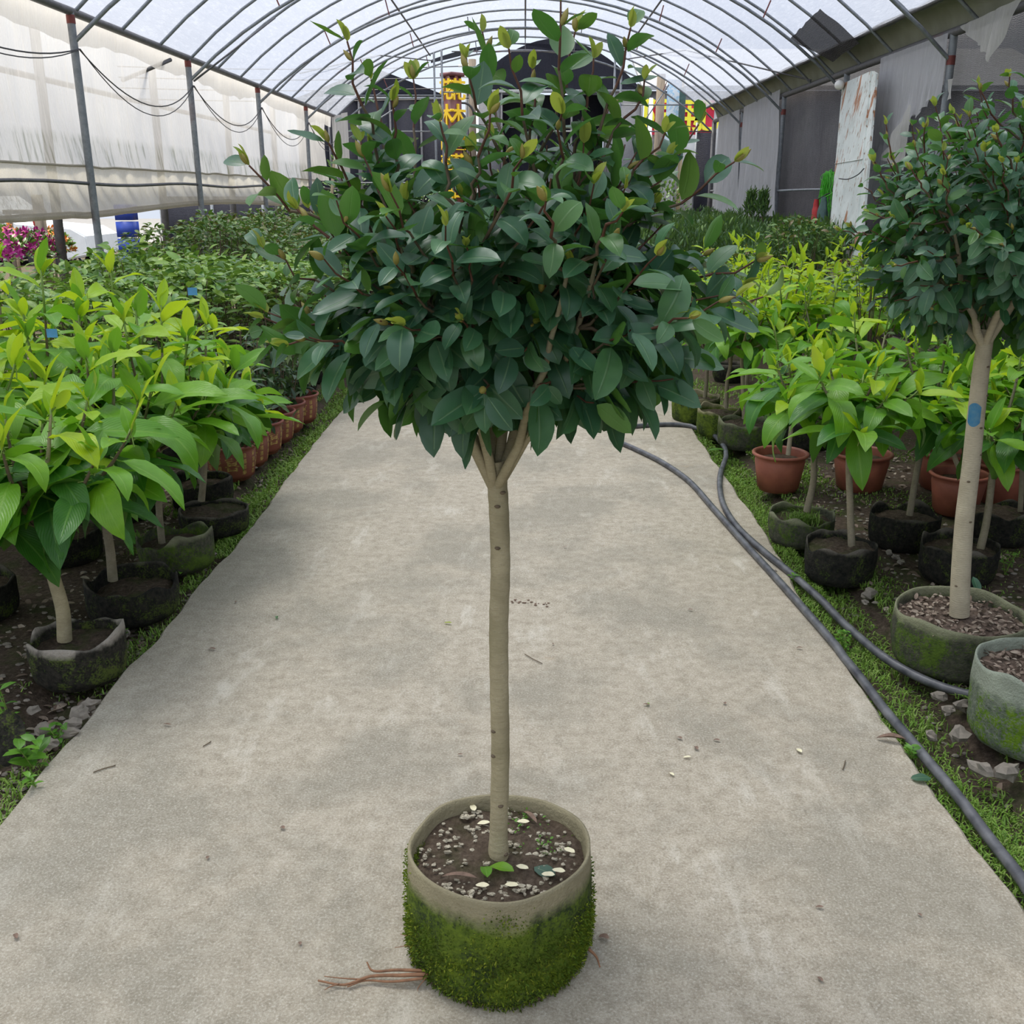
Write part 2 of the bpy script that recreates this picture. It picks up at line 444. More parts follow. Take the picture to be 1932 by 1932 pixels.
def film(name, opac, col, streak_dir='y', tint=(.93, .96, 1.0), stain=0.0, sfreq=3.0, transl=.75):
    k = N(name)
    sc_ = {'y': (1.2, .25, 1.2), 'z': (2.2, 2.2, .22), 'x': (.3, 1.4, .3)}[streak_dir]
    v = k.geo_pos(sc_); vv = k.geo_pos()
    n = k.noise(v, sfreq, 6, .65, .6); n2 = k.noise(v, sfreq * 5, 5, .7); big = k.noise(vv, .45, 4)
    cc = k.mix(k.rampf(big, .35, .65, 0, .25), col, tuple(c * .8 for c in col))
    f = k.math('ADD', opac - .12, k.math('ADD', k.math('MULTIPLY', n, .22), k.math('MULTIPLY', k.rampf(n2, .5, .75), .22)), True)
    if stain:
        sp = k.n('SeparateXYZ'); k.l(vv, sp.inputs[0])
        zb = k.math('MULTIPLY', k.rampf(sp.outputs[2], 1.95, 2.02, 1, 0), 1)
        st = k.noise(k.geo_pos((1, 1, .10)), 14, 4, .6)
        sf = k.math('MULTIPLY', zb, k.rampf(st, .5, .66, .12, stain))
        cc = k.mix(sf, cc, (.20, .20, .11))
    d = k.bsdf(cc, .45, .4, 0, n2, .35, .03)
    tl = k.n('BsdfTranslucent'); k.l(cc, tl.inputs[0])
    if k.normal is not None: k.l(k.normal, tl.inputs['Normal'])
    t = k.n('BsdfTransparent'); t.inputs[0].default_value = (*tint, 1)
    return k.done(k.mixsh(f, t.outputs[0], k.mixsh(transl, d, tl.outputs[0])))
MAT['film_roof'] = film('roof_polythene', .54, (.41, .43, .48), tint=(.50, .52, .585), sfreq=4.0)
MAT['film_wall'] = film('side_polythene', .74, (.74, .715, .68), 'z', (.78, .80, .82), .8, 2.0)
MAT['film_roll'] = film('rolled_side_film', .84, (.50, .47, .40), 'z', (.8, .8, .8), .0, 6.0, .6)
MAT['film_grey'] = film('grey_torn_film', .78, (.66, .66, .68), 'z', (.8, .8, .82), 0, 3.0, .35)
MAT['film_white'] = film('white_torn_film', .8, (.68, .67, .63), 'z', (.9, .9, .9), 0, 5.0, .45)

def shade_net(name, c1, c2, opac=.93):
    k = N(name); v = k.geo_pos()
    w = k.n('TexWave', wave_type='BANDS', bands_direction='Z'); k.l(v, w.inputs[0]); w.inputs['Scale'].default_value = 22; w.inputs['Distortion'].default_value = 9; w.inputs['Detail'].default_value = 4
    w2 = k.noise(k.geo_pos((7, 7, .8)), 9, 4, .7)
    big = k.noise(v, .8, 4)
    c = k.ramp(k.math('ADD', k.math('MULTIPLY', w.outputs['Fac'], .4), k.math('MULTIPLY', w2, .6)), [(.3, c1), (.75, c2)])
    c = k.mix(k.rampf(big, .4, .7, 0, .4), c, tuple(x * .6 for x in c1))
    d = k.bsdf(c, .8, .25, 0, k.math('ADD', w.outputs['Fac'], k.math('MULTIPLY', w2, 2)), .5, .02)
    t = k.n('BsdfTransparent')
    return k.done(k.mixsh(opac, t.outputs[0], d))
MAT['net'] = shade_net('black_shade_net', (.036, .033, .038), (.14, .13, .14), .93)
MAT['net_black'] = shade_net('dense_black_net', (.013, .014, .022), (.035, .037, .055), .97)
MAT['net_grey'] = shade_net('grey_net_wall', (.16, .165, .18), (.27, .275, .29), .97)
MAT['gutter'] = simple('olive_gutter_film', (.26, .27, .20), .6, .35, 3, bstr=.2, col2=(.17, .18, .12))
MAT['hose'] = simple('black_grey_hose', (.15, .155, .16), .42, .6, 16, bstr=.3, col2=(.035, .038, .048))
MAT['terracotta'] = simple('orange_plastic_pot', (.42, .14, .085), .5, .35, 12, col2=(.27, .085, .055))
MAT['red_pot'] = simple('red_brown_plastic_pot', (.28, .085, .055), .5, .35, 12, col2=(.18, .05, .035))
MAT['gold'] = simple('faded_gold_print', (.60, .40, .12), .6, .45, 60)
MAT['white_paint'] = simple('white_paint', (.80, .82, .82), .4, .1, 6)
MAT['black'] = simple('black_plastic', (.02, .02, .022), .5, .3, 20)
MAT['tyre'] = simple('tyre_rubber', (.03, .03, .03), .8, .3, 40)
MAT['chrome'] = simple('alloy', (.5, .5, .5), .3, .1, 20, metal=.8)
MAT['maroon'] = simple('maroon_steel', (.13, .035, .04), .6, .35, 10)
MAT['yellow'] = simple('yellow_lettering', (.85, .55, .01), .5, .08, 10)
MAT['crimson'] = simple('crimson_banner', (.62, .02, .07), .6, .15, 4)
MAT['yellow_print'] = simple('yellow_print', (.93, .85, .05), .6, .06, 10)
MAT['banner_blue'] = None
MAT['wood'] = simple('grey_wood', (.20, .16, .12), .85, .4, 9, stretch=(6, 6, .6))
MAT['wood_pale'] = simple('pale_bamboo', (.36, .29, .18), .75, .3, 9, stretch=(6, 6, .6))
MAT['glass_dark'] = simple('dark_car_glass', (.03, .035, .04), .12, .2, 3)
MAT['blue'] = simple('blue_plastic', (.02, .06, .38), .45, .3, 8)
MAT['bluetag'] = simple('pale_blue_label', (.10, .35, .62), .5, .2, 30)
MAT['green_string'] = simple('bright_green_string', (.10, .62, .03), .4, .3, 30)
MAT['teal_cloth'] = simple('dark_teal_cloth', (.06, .12, .11), .8, .4, 14)
MAT['pink_cloth'] = simple('faded_pink_cloth', (.60, .25, .22), .8, .2, 14)
MAT['red_cloth'] = simple('red_cloth', (.45, .03, .03), .8, .3, 14)
MAT['bulb'] = simple('frosted_bulb_glass', (.85, .84, .80), .25, .05, 10)
MAT['magenta'] = simple('magenta_flower', (.48, .02, .26), .6, .4, 30)
MAT['orange_flower'] = simple('orange_flower', (.75, .25, .03), .6, .3, 30)
MAT['root'] = simple('red_brown_root', (.30, .15, .075), .75, .4, 60)
MAT['moss'] = leaf_mat('moss_tuft', [(.05, .055, .016), (.075, .12, .014), (.17, .235, .016), (.36, .40, .05)], (.09, .15, .02), (.1, .2, .02), .8, .2, (.2, .3, .02), spec=.1)
MAT['paint_blue'] = simple('blue_spray_paint', (.02, .19, .38), .6, .5, 60, col2=(.10, .26, .36))
MAT['wall_grey'] = simple('corrugated_grey_sheet', (.42, .43, .44), .6, .2, 4)
MAT['asphalt'] = simple('grey_yard_ground', (.22, .21, .20), .9, .3, 6)
MAT['wire'] = simple('dark_wire', (.03, .03, .035), .5, .2, 20)

def k_rusty():
    k = N('white_panel_with_rust'); v = k.geo_pos(); vs = k.geo_pos((1, 1, .22))
    n = k.noise(vs, 8, 5, .6, 0); n2 = k.noise(k.geo_pos((1, 1, .3)), 26, 3, .6)
    c = k.ramp(k.noise(v, 4, 4), [(.3, (.52, .56, .53)), (.7, (.68, .72, .69))])
    c = k.mix(k.rampf(n, .565, .62, 0, .9), c, (.36, .13, .04))
    c = k.mix(k.rampf(n2, .60, .65, 0, .85), c, (.24, .13, .06))
    return k.done(k.bsdf(c, .6, .3, 0, n, .3, .01))
MAT['rusty'] = k_rusty()
def k_banner():
    k = N('pale_blue_banner'); v = k.geo_pos()
    n = k.noise(v, 5, 3, .5, 1.5)
    c = k.ramp(n, [(.42, (.72, .80, .88)), (.47, (.38, .60, .82)), (.53, (.44, .66, .86)), (.58, (.72, .78, .85))])
    return k.done(k.bsdf(c, .6))
MAT['banner_blue'] = k_banner()

# ------------------------------------------------------------------ leaf templates
def leaf_geo(L, W, droop=.3, fold=.25, wave=0.0, rows=7, cols=2, p=.62, q=.80, seed=0, tip=0.0):
    rnd = random.Random(seed)
    V = []; UV = []
    nrm = (p / (p + q)) ** p * (q / (p + q)) ** q
    phs = rnd.random() * 6
    side = (rnd.random() - .5) * .16
    y = z = 0.0
    for i in range(rows + 1):
        t = i / rows
        w = W / 2 * (max(t, 0) ** p * max(1 - t, 0) ** q) / nrm
        if i == 0: w = W * .035
        if i == rows: w = W * .004
        a = droop * (t ** 1.4) * 1.7 - droop * .35
        if i:
            y += L / rows * math.cos(a); z -= L / rows * math.sin(a)
        for j in range(cols + 1):
            s = j / cols * 2 - 1
            zz = z + abs(s) * w * fold - (abs(s) ** 2) * w * fold * .3
            if wave: zz += wave * W * math.sin(t * 11 + phs + (1.5 if s > 0 else 0)) * abs(s) ** 2
            V.append((s * w * math.cos(fold) + side * L * t * t, y, zz)); UV.append((t, j / cols))
    n = cols + 1
    Q = [[i * n + j, i * n + j + 1, (i + 1) * n + j + 1, (i + 1) * n + j] for i in range(rows) for j in range(cols)]
    return np.array(V), np.array(Q), np.array(UV)
class Leaf:
    """one leaf template in several materials, usable as shared mesh or merged"""
    def __init__(s, geo, mats):
        s.V, s.Q, s.UV = geo; s.mats = mats; s.me = {}
    def mesh(s, key, name='leaf'):
        if (key, name) not in s.me: s.me[(key, name)] = make_mesh(name, s.V, [s.Q], [MAT[key]], s.UV)
        return s.me[(key, name)]
TOP = [Leaf(leaf_geo(1, .56, d, f, w, 7, 2, .60, .72, i), None) for i, (d, f, w) in enumerate([(.28, .32, .0), (.50, .38, .02), (.12, .45, .02), (.7, .25, .03), (-.15, .4, .02)])]
MAG = [Leaf(leaf_geo(1, .40, d, f, w, 8, 4, .72, .86, 20 + i), None) for i, (d, f, w) in enumerate([(.45, .35, .05), (.75, .30, .07), (.22, .42, .04), (.95, .25, .06), (.05, .5, .04)])]
SHR = [Leaf(leaf_geo(1, .50, d, f, 0, 4, 2, .6, .75, 40 + i), None) for i, (d, f) in enumerate([(.3, .3), (.5, .3), (.1, .4)])]
THIN = [Leaf(leaf_geo(1, .24, d, f, 0, 4, 2, .7, .8, 50 + i), None) for i, (d, f) in enumerate([(.3, .3), (.6, .2)])]
BUD = None
def bud_mesh():
    global BUD
    if BUD is None:
        b = MB(); t = np.linspace(0, 1, 7)
        b.lathe([(max(.002, .19 * math.sin(math.pi * x ** .8) ** .9), x) for x in t], 8)
        V = b.V[0][:, [0, 2, 1]] * A(1, 1, -1)
        b.V[0] = V; BUD = b.mesh('bud', [MAT['bark_bud']])
    return BUD

def emit_leaves(root, leaves, maxparts=300, part_name='leaf', stuff_name='foliage', parts_parent=None):
    """leaves: (template, pos, R, scale, matkey). The 300 nearest the camera become parts, the rest one stuff part."""
    rl = np.array(root.location)
    rz = root.rotation_euler[2]; cz, sz = math.cos(rz), math.sin(rz)
    Rz = np.array([[cz, -sz, 0], [sz, cz, 0], [0, 0, 1]])
    leaves = sorted(leaves, key=lambda l: np.linalg.norm(Rz @ l[1] + rl - CAM))
    for T, p, R, s, mk in leaves[:maxparts]:
        link(part_name, T.mesh(mk, part_name), root, M=M4(R, p, s))
    rest = leaves[maxparts:]
    if rest:
        keys = sorted({l[4] for l in rest}); b = MB(); rr = random.Random(5)
        for T, p, R, s, mk in rest:
            b.add((T.V * s) @ R.T + p, T.Q, uv=T.UV, rnd=rr.random(), m=keys.index(mk))
        b.build(stuff_name, [MAT[q] for q in keys], root, kind='stuff')

def leaf_frame(rr, d, up_bias=A(0, 0, 1), jitter=.35):
    n = up_bias + np.array([rr.gauss(0, jitter), rr.gauss(0, jitter), rr.gauss(0, jitter)])
    if abs(np.dot(unit(n), unit(d))) > .97: n = n + A(.3, .5, .1)
    return frame(d, n)

# ------------------------------------------------------------------ pots and bags
def grow_bag(root, r, h, matk, seed=0, soil_drop=.06, warp=.012, pinch=.05, n=56, rings=14, soilm='soil_pot', open_fold=0.0):
    sd = float(seed)
    prof = []
    for i in range(rings + 1):
        t = (i / rings) ** .85
        rr_ = r * (1 - pinch * (1 - t) ** 2 + .035 * math.sin(t * math.pi * .9))
        if i == 0: rr_ *= .93
        prof.append((rr_, h * t))
    k_out = len(prof)
    prof.append((r - .0035, h - .0005)); prof.append((r - .006, h * .95)); prof.append((r - .012, h - soil_drop - .02))
    def disp(p, i, a):
        t = min(1, p[2] / h)
        q = A(math.cos(a) * 1.3, math.sin(a) * 1.3, 0)
        rw = 1 + .045 * nz(q, 1.0, sd) + .02 * math.sin(2 * a + sd)
        rough_ = .035 * nz(A(p[0], p[1], p[2] * 1.4) / r, 2.6, sd) + .016 * nz(A(*p) / r, 9, sd) * (max(0, 1 - t * 1.15))
        f = rw + rough_ * (1.0 - .7 * t if i < k_out else .05)
        z = p[2]
        if t > .7: z += (t - .7) / .3 * (warp * (nz(q, 1.2, sd + 9) * 2.2 + open_fold * max(0, math.sin(a * 1.5 + sd))))
        return A(p[0] * f, p[1] * f, max(z, 0.0))
    b = MB(); b.lathe(prof, n, disp); ob = b.build('grow_bag', MAT[matk], root)
    s = MB()
    sr = r * .97; sz = h - soil_drop
    def sf(u, v):
        a = v * 2 * math.pi; q = A(math.cos(a) * 1.3, math.sin(a) * 1.3, 0)
        rr_ = u * sr * (1 + .045 * nz(q, 1.0, sd) + .02 * math.sin(2 * a + sd)) * (.99)
        x, y = rr_ * math.cos(a), rr_ * math.sin(a)
        return (x, y, sz + .012 * nz(A(x, y, 0), 22, sd) + .006 * nz(A(x, y, 0), 60, sd) + .012 * (1 - u))
    s.grid(sf, 14, 48)
    so = s.build('soil', MAT[soilm], root)
    return ob, so

def plastic_pot(root, R, h, mat, rim=.012, taper=.8, soilm='soil_pot', fill=.8, foot=True):
    b = MB()
    prof = [(0.001, 0.0), (R * taper * .9, 0), (R * taper * .92, h * .06), (R * taper, h * .08), (R * (taper + (1 - taper) * .85), h * .78),
            (R * .955, h * .80), (R * .965, h * .90), (R + rim * .4, h * .915), (R + rim, h * .94), (R + rim, h * .985), (R + rim * .5, h), (R - rim * .2, h * .995),
            (R - rim * .6, h * .95), (R * .93, h * .75), (R * .9, h * .6)]
    b.lathe(prof, 48)
    b.build('pot', MAT[mat], root)
    s = MB(); s.grid(lambda u, v: (u * R * .93 * math.cos(v * 6.2832), u * R * .93 * math.sin(v * 6.2832), h * fill + .006 * nz(A(u * math.cos(v * 6.2832), u * math.sin(v * 6.2832), 0), 6)), 6, 32)
    s.build('soil', MAT[soilm], root)


# ================================================================== SETTING
Y_END = 22.0
XW = 3.95
def eave(x): return 2.945 - .0115 * x
RISE, RAD = 1.56, (3.95 ** 2 + 1.56 ** 2) / (2 * 1.56)
def arch_z(x, off=0.0):
    return eave(x) + RISE - RAD + math.sqrt((RAD + off) ** 2 - x * x)
def arch_pts(Y, off=0.0, x0=-XW, x1=XW, n=25):
    return np.array([(x, Y, arch_z(x, off)) for x in np.linspace(x0, x1, n)])

# ---- ground
floor = link('floor', None, kind='structure'); floor['label'] = 'dark bare soil of the planting beds on both sides of the path'
def ground_z(x, y):
    if -1.55 < x < 1.35: base = -.07
    else: base = -.012
    return base + .022 * noise.noise(Vector((x * 2.1, y * 2.1, 0))) + .010 * noise.noise(Vector((x * 9, y * 9, 3)))
b = MB()
b.grid(lambda u, v: (-16 + 28 * u, -7 + 15 * v, ground_z(-16 + 28 * u, -7 + 15 * v)), 280, 150)
b.build('soil', MAT['soil'], floor)
b = MB()
b.grid(lambda u, v: (-16 + 28 * u, 8 + 24 * v, ground_z(-16 + 28 * u, 8 + 24 * v)), 100, 80)
b.build('soil', MAT['soil'], floor)
b = MB(); b.box((0, 25, -.35), (140, 90, .2)); b.build('yard_ground', MAT['asphalt'], floor)

# ---- concrete path with ragged edges
Lpx = [(37, 1500), (135, 1388), (235, 1260), (286, 1213), (370, 1106), (404, 1069), (437, 1038), (464, 1001), (505, 951), (545, 894), (579, 853), (587, 839), (630, 789), (674, 742)]
Rpx = [(1769, 1500), (1725, 1432), (1658, 1338), (1577, 1217), (1520, 1139), (1476, 1055), (1449, 1008), (1338, 853), (1262, 745)]
Lw = [at_z(*p)[:2] for p in Lpx]; Rw = [at_z(*p)[:2] for p in Rpx]
Lw = [np.array([Lw[0][0] - .01, -6.0])] + [np.array([Lw[0][0], .8])] + Lw + [np.array([-1.34, 24.0])]
Rw = [np.array([1.16, -6.0]), at_z(1932, 1712)[:2]] + Rw + [np.array([1.17, 24.0])]
def edge_x(E, y, sd):
    xs = np.interp(y, [e[1] for e in E], [e[0] for e in E])
    return xs + .014 * noise.noise(Vector((0, y * 4, sd))) + .007 * noise.noise(Vector((0, y * 17, sd)))
ys = np.concatenate([np.arange(-6, 1, .5), np.arange(1, 9, .045), np.arange(9, 24.01, .25)])
V = []; n_ = 13
for y in ys:
    xl, xr = edge_x(Lw, y, 1), edge_x(Rw, y, 5)
    V.append((xl + .006, y, -.10)); V.append((xl, y, -.012))
    for j in range(n_ - 4):
        t = j / (n_ - 5); x = xl + .012 + (xr - xl - .024) * t
        V.append((x, y, .002 * noise.noise(Vector((x * 1.5, y * 1.5, 0)))))
    V.append((xr, y, -.012)); V.append((xr - .006, y, -.10))
i = np.arange(len(ys) - 1)[:, None] * n_; j = np.arange(n_ - 1)[None, :]
Q = np.stack([i + j, i + j + 1, i + n_ + j + 1, i + n_ + j], -1).reshape(-1, 4)
pth = link('concrete_path', make_mesh('concrete_path', V, [Q], [MAT['concrete']], smooth=False), kind='structure')
pth['label'] = 'pale worn concrete path running down the middle of the greenhouse'

# ---- roof: ribs, lower chords, struts, purlins, film
ceiling = link('ceiling', None, kind='structure'); ceiling['label'] = 'arched translucent polythene roof on steel ribs'
postY_L = [3.2, 6.25, 9.38, 12.5, 15.65, 19.0, Y_END]
postY_R = [3.9, 6.95, 10.0, 13.15, 16.2, 19.2, Y_END]
ribY = list(np.arange(Y_END, -5, -1.045))
for Y in ribY:
    MB().tube(arch_pts(Y), .017, 6, False).build('rib', MAT['steel'], ceiling)
for YL, YR in zip(postY_L, postY_R):
    P = np.array([(x, YL + (YR - YL) * (x + XW) / (2 * XW), arch_z(x, 0) - .25 - .0 * abs(x)) for x in np.linspace(-XW, XW, 25)])
    MB().tube(P, .019, 6, False).build('lower_chord', MAT['steel'], ceiling)
    for t in (-.72, -.5, -.25, 0, .25, .5, .72):
        x = t * XW; Yc = YL + (YR - YL) * (x + XW) / (2 * XW)
        MB().tube([(x, Yc, arch_z(x) - .26), (x * 1.03, Yc + (.0), arch_z(x * 1.03) + .0)], .009, 5, False).build('strut', MAT['rust'] if abs(t) > .4 else MAT['steel_dark'], ceiling)
for x in (-1.95, 0, 1.95):
    MB().tube([(x, -5, arch_z(x) - .03), (x, Y_END, arch_z(x) - .03)], .015, 6).build('purlin', MAT['steel_dark'], ceiling)
for P in ([(-3.7, 17.5, 3.35), (-2.7, 19.8, 3.9), (-1.9, 21.9, 4.05)], [(1.9, 21.9, 4.05), (2.8, 18.8, 3.85), (3.9, 14.6, 2.95)],
          [(-3.9, 12.5, 2.74), (-3.1, 13.4, 3.55)], [(-1.5, 21.9, 4.22), (1.5, 21.9, 4.22)]):
    MB().tube(P, .012, 5).build('brace', MAT['steel_dark'], ceiling)
def film_fn(x0, x1, y0, y1, off=.03):
    def f(u, v):
        x = x0 + (x1 - x0) * v; y = y0 + (y1 - y0) * u
        ph = (y - ribY[0]) / 1.045 * math.pi
        return (x, y, arch_z(x, off) - .035 * abs(math.sin(ph)) + .012 * noise.noise(Vector((x * 3, y * 3, 0))))
    return f
b = MB(); b.grid(film_fn(-XW - .02, 3.72, 2, Y_END + .1), 150, 60); b.build('roof_film', MAT['film_roof'], ceiling)
b = MB(); b.grid(film_fn(-XW - .02, 3.72, -6, 2), 24, 40); b.build('roof_film', MAT['film_roof'], ceiling)
# black net strip on the end rib near the top
b = MB(); b.grid(lambda u, v: ((-1.95 + 3.1 * u), Y_END + .12, arch_z(-1.95 + 3.1 * u) - .10 - .10 * v * (.6 + .4 * math.sin(u * 9))), 30, 2); b.build('net_strip', MAT['net_black'], ceiling)

# patch of shade net lying on the roof at the right
pn = [(1548, 6), (1490, 66), (1572, 106), (1624, 70)]
def roof_pt(px, py):
    d = ray(px, py); t = 2.0
    for _ in range(400):
        p = CAM + d * t
        if abs(p[0]) < XW and p[2] > arch_z(p[0], .0) - .01: return p
        t += .03
    return CAM + d * 9
q0, q1, q2, q3 = [roof_pt(*p) for p in pn]
def netp(u, v):
    p = (1 - u) * ((1 - v) * q0 + v * q3) + u * ((1 - v) * q1 + v * q2)
    return (p[0], p[1], arch_z(p[0], -.03) + .02 * noise.noise(Vector((p[0] * 5, p[1] * 5, 0))) - .02)
b = MB(); b.grid(netp, 16, 16)
o = b.build('shade_net_patch', MAT['net'], None, label='square scrap of black shade net lying against the roof ribs on the right', category='shade net')
for px, py in ((1545, 2), (1609, 54), (1488, 72)):
    p = roof_pt(px, py)
    MB().box(p - A(0, 0, .03), (.03, .05, .05)).build('clip', MAT['white_paint'], o) if False else None

# ---- left wall
wall_l = link('wall_left', None, kind='structure'); wall_l['label'] = 'long white polythene side wall on grey posts'
for Y in postY_L:
    MB().tube([(-XW, Y, -.05), (-XW, Y, 1.5), (-XW, Y, eave(-XW))], .034, 10, False).build('post', MAT['steel'], wall_l)
    MB().tube([(-XW, Y, eave(-XW) - .10), (-XW, Y, eave(-XW) - .03)], .037, 10, False).build('post_collar', MAT['rust'], wall_l)
MB().tube([(-XW, -5, eave(-XW)), (-XW, Y_END, eave(-XW))], .036, 10).build('eave_pipe', MAT['steel_dark'], wall_l)
P = [(-XW - .02, y, 1.575 + .015 * math.sin(y * 1.7)) for y in np.arange(-5, 22.1, .5)]
MB().tube(P, .017, 6).build('rail', MAT['steel_dark'], wall_l)
def wl(u, v):
    y = -5.5 + 26.9 * u; z = eave(-XW) + .05 - (eave(-XW) - 1.66) * v
    x = -XW - .09 - .06 * math.sin(v * 3.1) + .03 * noise.noise(Vector((y * .9, z * 1.2, 3))) + .018 * noise.noise(Vector((y * 4.5, z * 1.3, 8))) * (1 + v)
    return (x, y, z)
b = MB(); b.grid(wl, 260, 26); b.build('side_film', MAT['film_wall'], wall_l)
# overlapping loose flap just under the eave pipe
def flap(u, v):
    y = -5 + 26.6 * u; drop = .24 + .10 * noise.noise(Vector((y * .6, 0, 2))) + .05 * noise.noise(Vector((y * 3, 0, 5)))
    return (-XW - .03 - .02 * v, y, eave(-XW) + .02 - drop * v)
b = MB(); b.grid(flap, 200, 4); b.build('loose_flap', MAT['film_wall'], wall_l)
def wr(u, v):
    y = -5.5 + 25.8 * u; top = 1.72 + .012 * noise.noise(Vector((y * 2.2, 0, 1))); bot = 1.335 + .05 * math.sin(y * .55 + .5) * (1 if y > 9 else .5) + (.0 if y < 18 else (y - 18) * .10)
    z = top + (bot - top) * v
    x = -XW - .05 - .05 * math.sin(v * math.pi) + .05 * noise.noise(Vector((y * 7 + z * 5, z * 1.5, 3))) * math.sin(v * math.pi)
    return (x, y, z)
b = MB(); b.grid(wr, 420, 8); b.build('rolled_skirt', MAT['film_roll'], wall_l)
P = [np.array(wr((y + 5.5) / 25.8, 1)) - A(0, 0, .01) for y in np.arange(-5.4, 20.2, .3)]
MB().tube(P, [.030 + .006 * noise.noise(Vector((p[1] * 3, 0, 0))) for p in P], 8).build('film_roll', MAT['film_roll'], wall_l)
P = [np.array(wr((y + 5.5) / 25.8, 0)) + A(.01, 0, .008 * noise.noise(Vector((y * 9, 0, 0)))) for y in np.arange(-5.4, 20.2, .15)]
MB().tube(P, .011, 5).build('film_seam', MAT['film_roll'], wall_l)
# posts of the neighbouring house, seen as shadows through the film
for Y in (7.2, 10.3, 13.4, 16.6, 19.6):
    MB().tube([(-4.75, Y, -.05), (-4.7, Y, 3.0)], .05, 8).build('outer_post', MAT['steel_dark'], wall_l)
MB().tube([(-4.72, 6, 2.55), (-4.72, 21, 2.55)], .03, 6).build('outer_rail', MAT['steel_dark'], wall_l)
MB().tube([(-XW - .3, 11.2, 2.62), (-XW + .0, 11.9, 2.90)], .022, 6).build('arm', MAT['steel_dark'], wall_l)
# leaning bamboo at the far end
MB().tube([(-3.9, 20.0, .3), (-3.78, 20.6, 2.1)], .03, 6).build('bamboo_prop', MAT['wood_pale'], wall_l)

# ---- right wall
wall_r = link('wall_right', None, kind='structure'); wall_r['label'] = 'side wall of dark shade net behind grey posts'
for Y in postY_R:
    MB().tube([(XW, Y, -.05), (XW, Y, 1.5), (XW, Y, eave(XW))], .036, 10, False).build('post', MAT['steel'], wall_r)
    MB().tube([(XW, Y, eave(XW) - .28), (XW, Y, eave(XW) - .20)], .039, 10, False).build('post_collar', MAT['rust'], wall_r)
MB().tube([(XW, -5, eave(XW)), (XW, Y_END, eave(XW))], .040, 10).build('eave_pipe', MAT['steel_dark'], wall_r)
MB().tube([(XW, y, 1.52 + .01 * math.sin(y)) for y in np.arange(-5, 22.1, .5)], .018, 6).build('rail', MAT['steel'], wall_r)
def gut(u, v):
    y = -5 + 27 * u; x0, z0, x1, z1 = XW + .05, eave(XW) + .05, 3.70, arch_z(3.70, .02) + .02
    return (x0 + (x1 - x0) * v + .05 * math.sin(v * math.pi), y, z0 + (z1 - z0) * v + .10 * math.sin(v * math.pi) + .015 * noise.noise(Vector((y * 2, v * 2, 0))))
b = MB(); b.grid(gut, 160, 6); b.build('gutter', MAT['gutter'], wall_r)
MB().tube([(3.70, -5, arch_z(3.7, .01)), (3.70, Y_END, arch_z(3.7, .01))], .018, 6).build('gutter_edge', MAT['steel_dark'], wall_r)
def nr(u, v):
    y = -5 + 27 * u; z = .0 + (eave(XW) + .04) * v
    return (XW + .10 + .018 * noise.noise(Vector((y * 1.5, z * 1.2, 4))) + .008 * noise.noise(Vector((y * 8, z * 3, 4))), y, z)
b = MB(); b.grid(nr, 260, 24); b.build('shade_net', MAT['net'], wall_r)
def sheet(name, pts, mat, nu=60, nv=30, X=XW - .05, amp=.045, rag=.0, seed=0, fr=7):
    """pts: image outline (4 corners tl, tr, br, bl) on the wall plane"""
    q = [at_X(px, py, X) for px, py in pts]
    def f(u, v):
        p = (1 - v) * ((1 - u) * q[0] + u * q[1]) + v * ((1 - u) * q[3] + u * q[2])
        a = amp * (.4 + v)
        return (p[0] - a * abs(noise.noise(Vector((p[1] * fr, p[2] * .9, seed)))) * 1.5, p[1], p[2] + rag * noise.noise(Vector((p[1] * 9, seed, 0))) * (v > .97))
    b = MB(); b.grid(f, nu, nv); return b.build(name, MAT[mat], wall_r)
sheet('plastic_sheet', [(1357, 222), (1396, 206), (1392, 405), (1345, 405)], 'film_grey', seed=1)
sheet('plastic_sheet', [(1404, 202), (1474, 168), (1462, 408), (1390, 408)], 'film_grey', seed=2)
sheet('torn_film', [(1662, 110), (1790, 62), (1778, 178), (1648, 290)], 'film_grey', seed=3, rag=.08)
sheet('torn_film', [(1648, 284), (1708, 214), (1690, 312), (1640, 322)], 'film_grey', seed=4)
sheet('torn_film', [(1717, 196), (1719, 200), (1706, 322), (1668, 300)], 'film_white', seed=5, X=XW - .12, amp=.05, fr=4)
sheet('torn_film', [(1640, 322), (1690, 318), (1652, 392), (1632, 388)], 'film_grey', seed=6, rag=.1)
sheet('torn_film', [(1812, 50), (1932, -6), (1878, 112), (1846, 82)], 'film_white', seed=7, X=XW - .10, amp=.05, rag=.1, fr=5)
sheet('torn_film', [(1788, 150), (1800, 148), (1800, 186), (1794, 190)], 'film_white', seed=8, X=XW - .08)

# ---- end frame of the greenhouse
end = link('wall_end', None, kind='structure'); end['label'] = 'open end frame of thin steel poles'
for px in (823, 837, 1155, 1167):
    p = at_Y(px, 300, Y_END)
    MB().tube([(p[0], Y_END, 0), (p[0], Y_END, arch_z(p[0]))], .022, 8).build('pole', MAT['steel'], end)
for y0, x0, x1 in ((180, 640, 836), (174, 836, 1155), (198, 1155, 1320), (248, 1000, 1345), (248, 636, 830), (345, 636, 830)):
    a, c = at_Y(x0, y0, Y_END), at_Y(x1, y0, Y_END)
    MB().tube([a, c], .014, 6).build('crossbar', MAT['steel'], end)
for x in (-XW, XW):
    MB().tube([(x, Y_END, 0), (x, Y_END, eave(x))], .05, 10).build('corner_post', MAT['steel_dark'], end)
MB().tube([at_Y(636, 275, Y_END), at_Y(745, 205, Y_END)], .014, 6).build('brace', MAT['steel'], end)
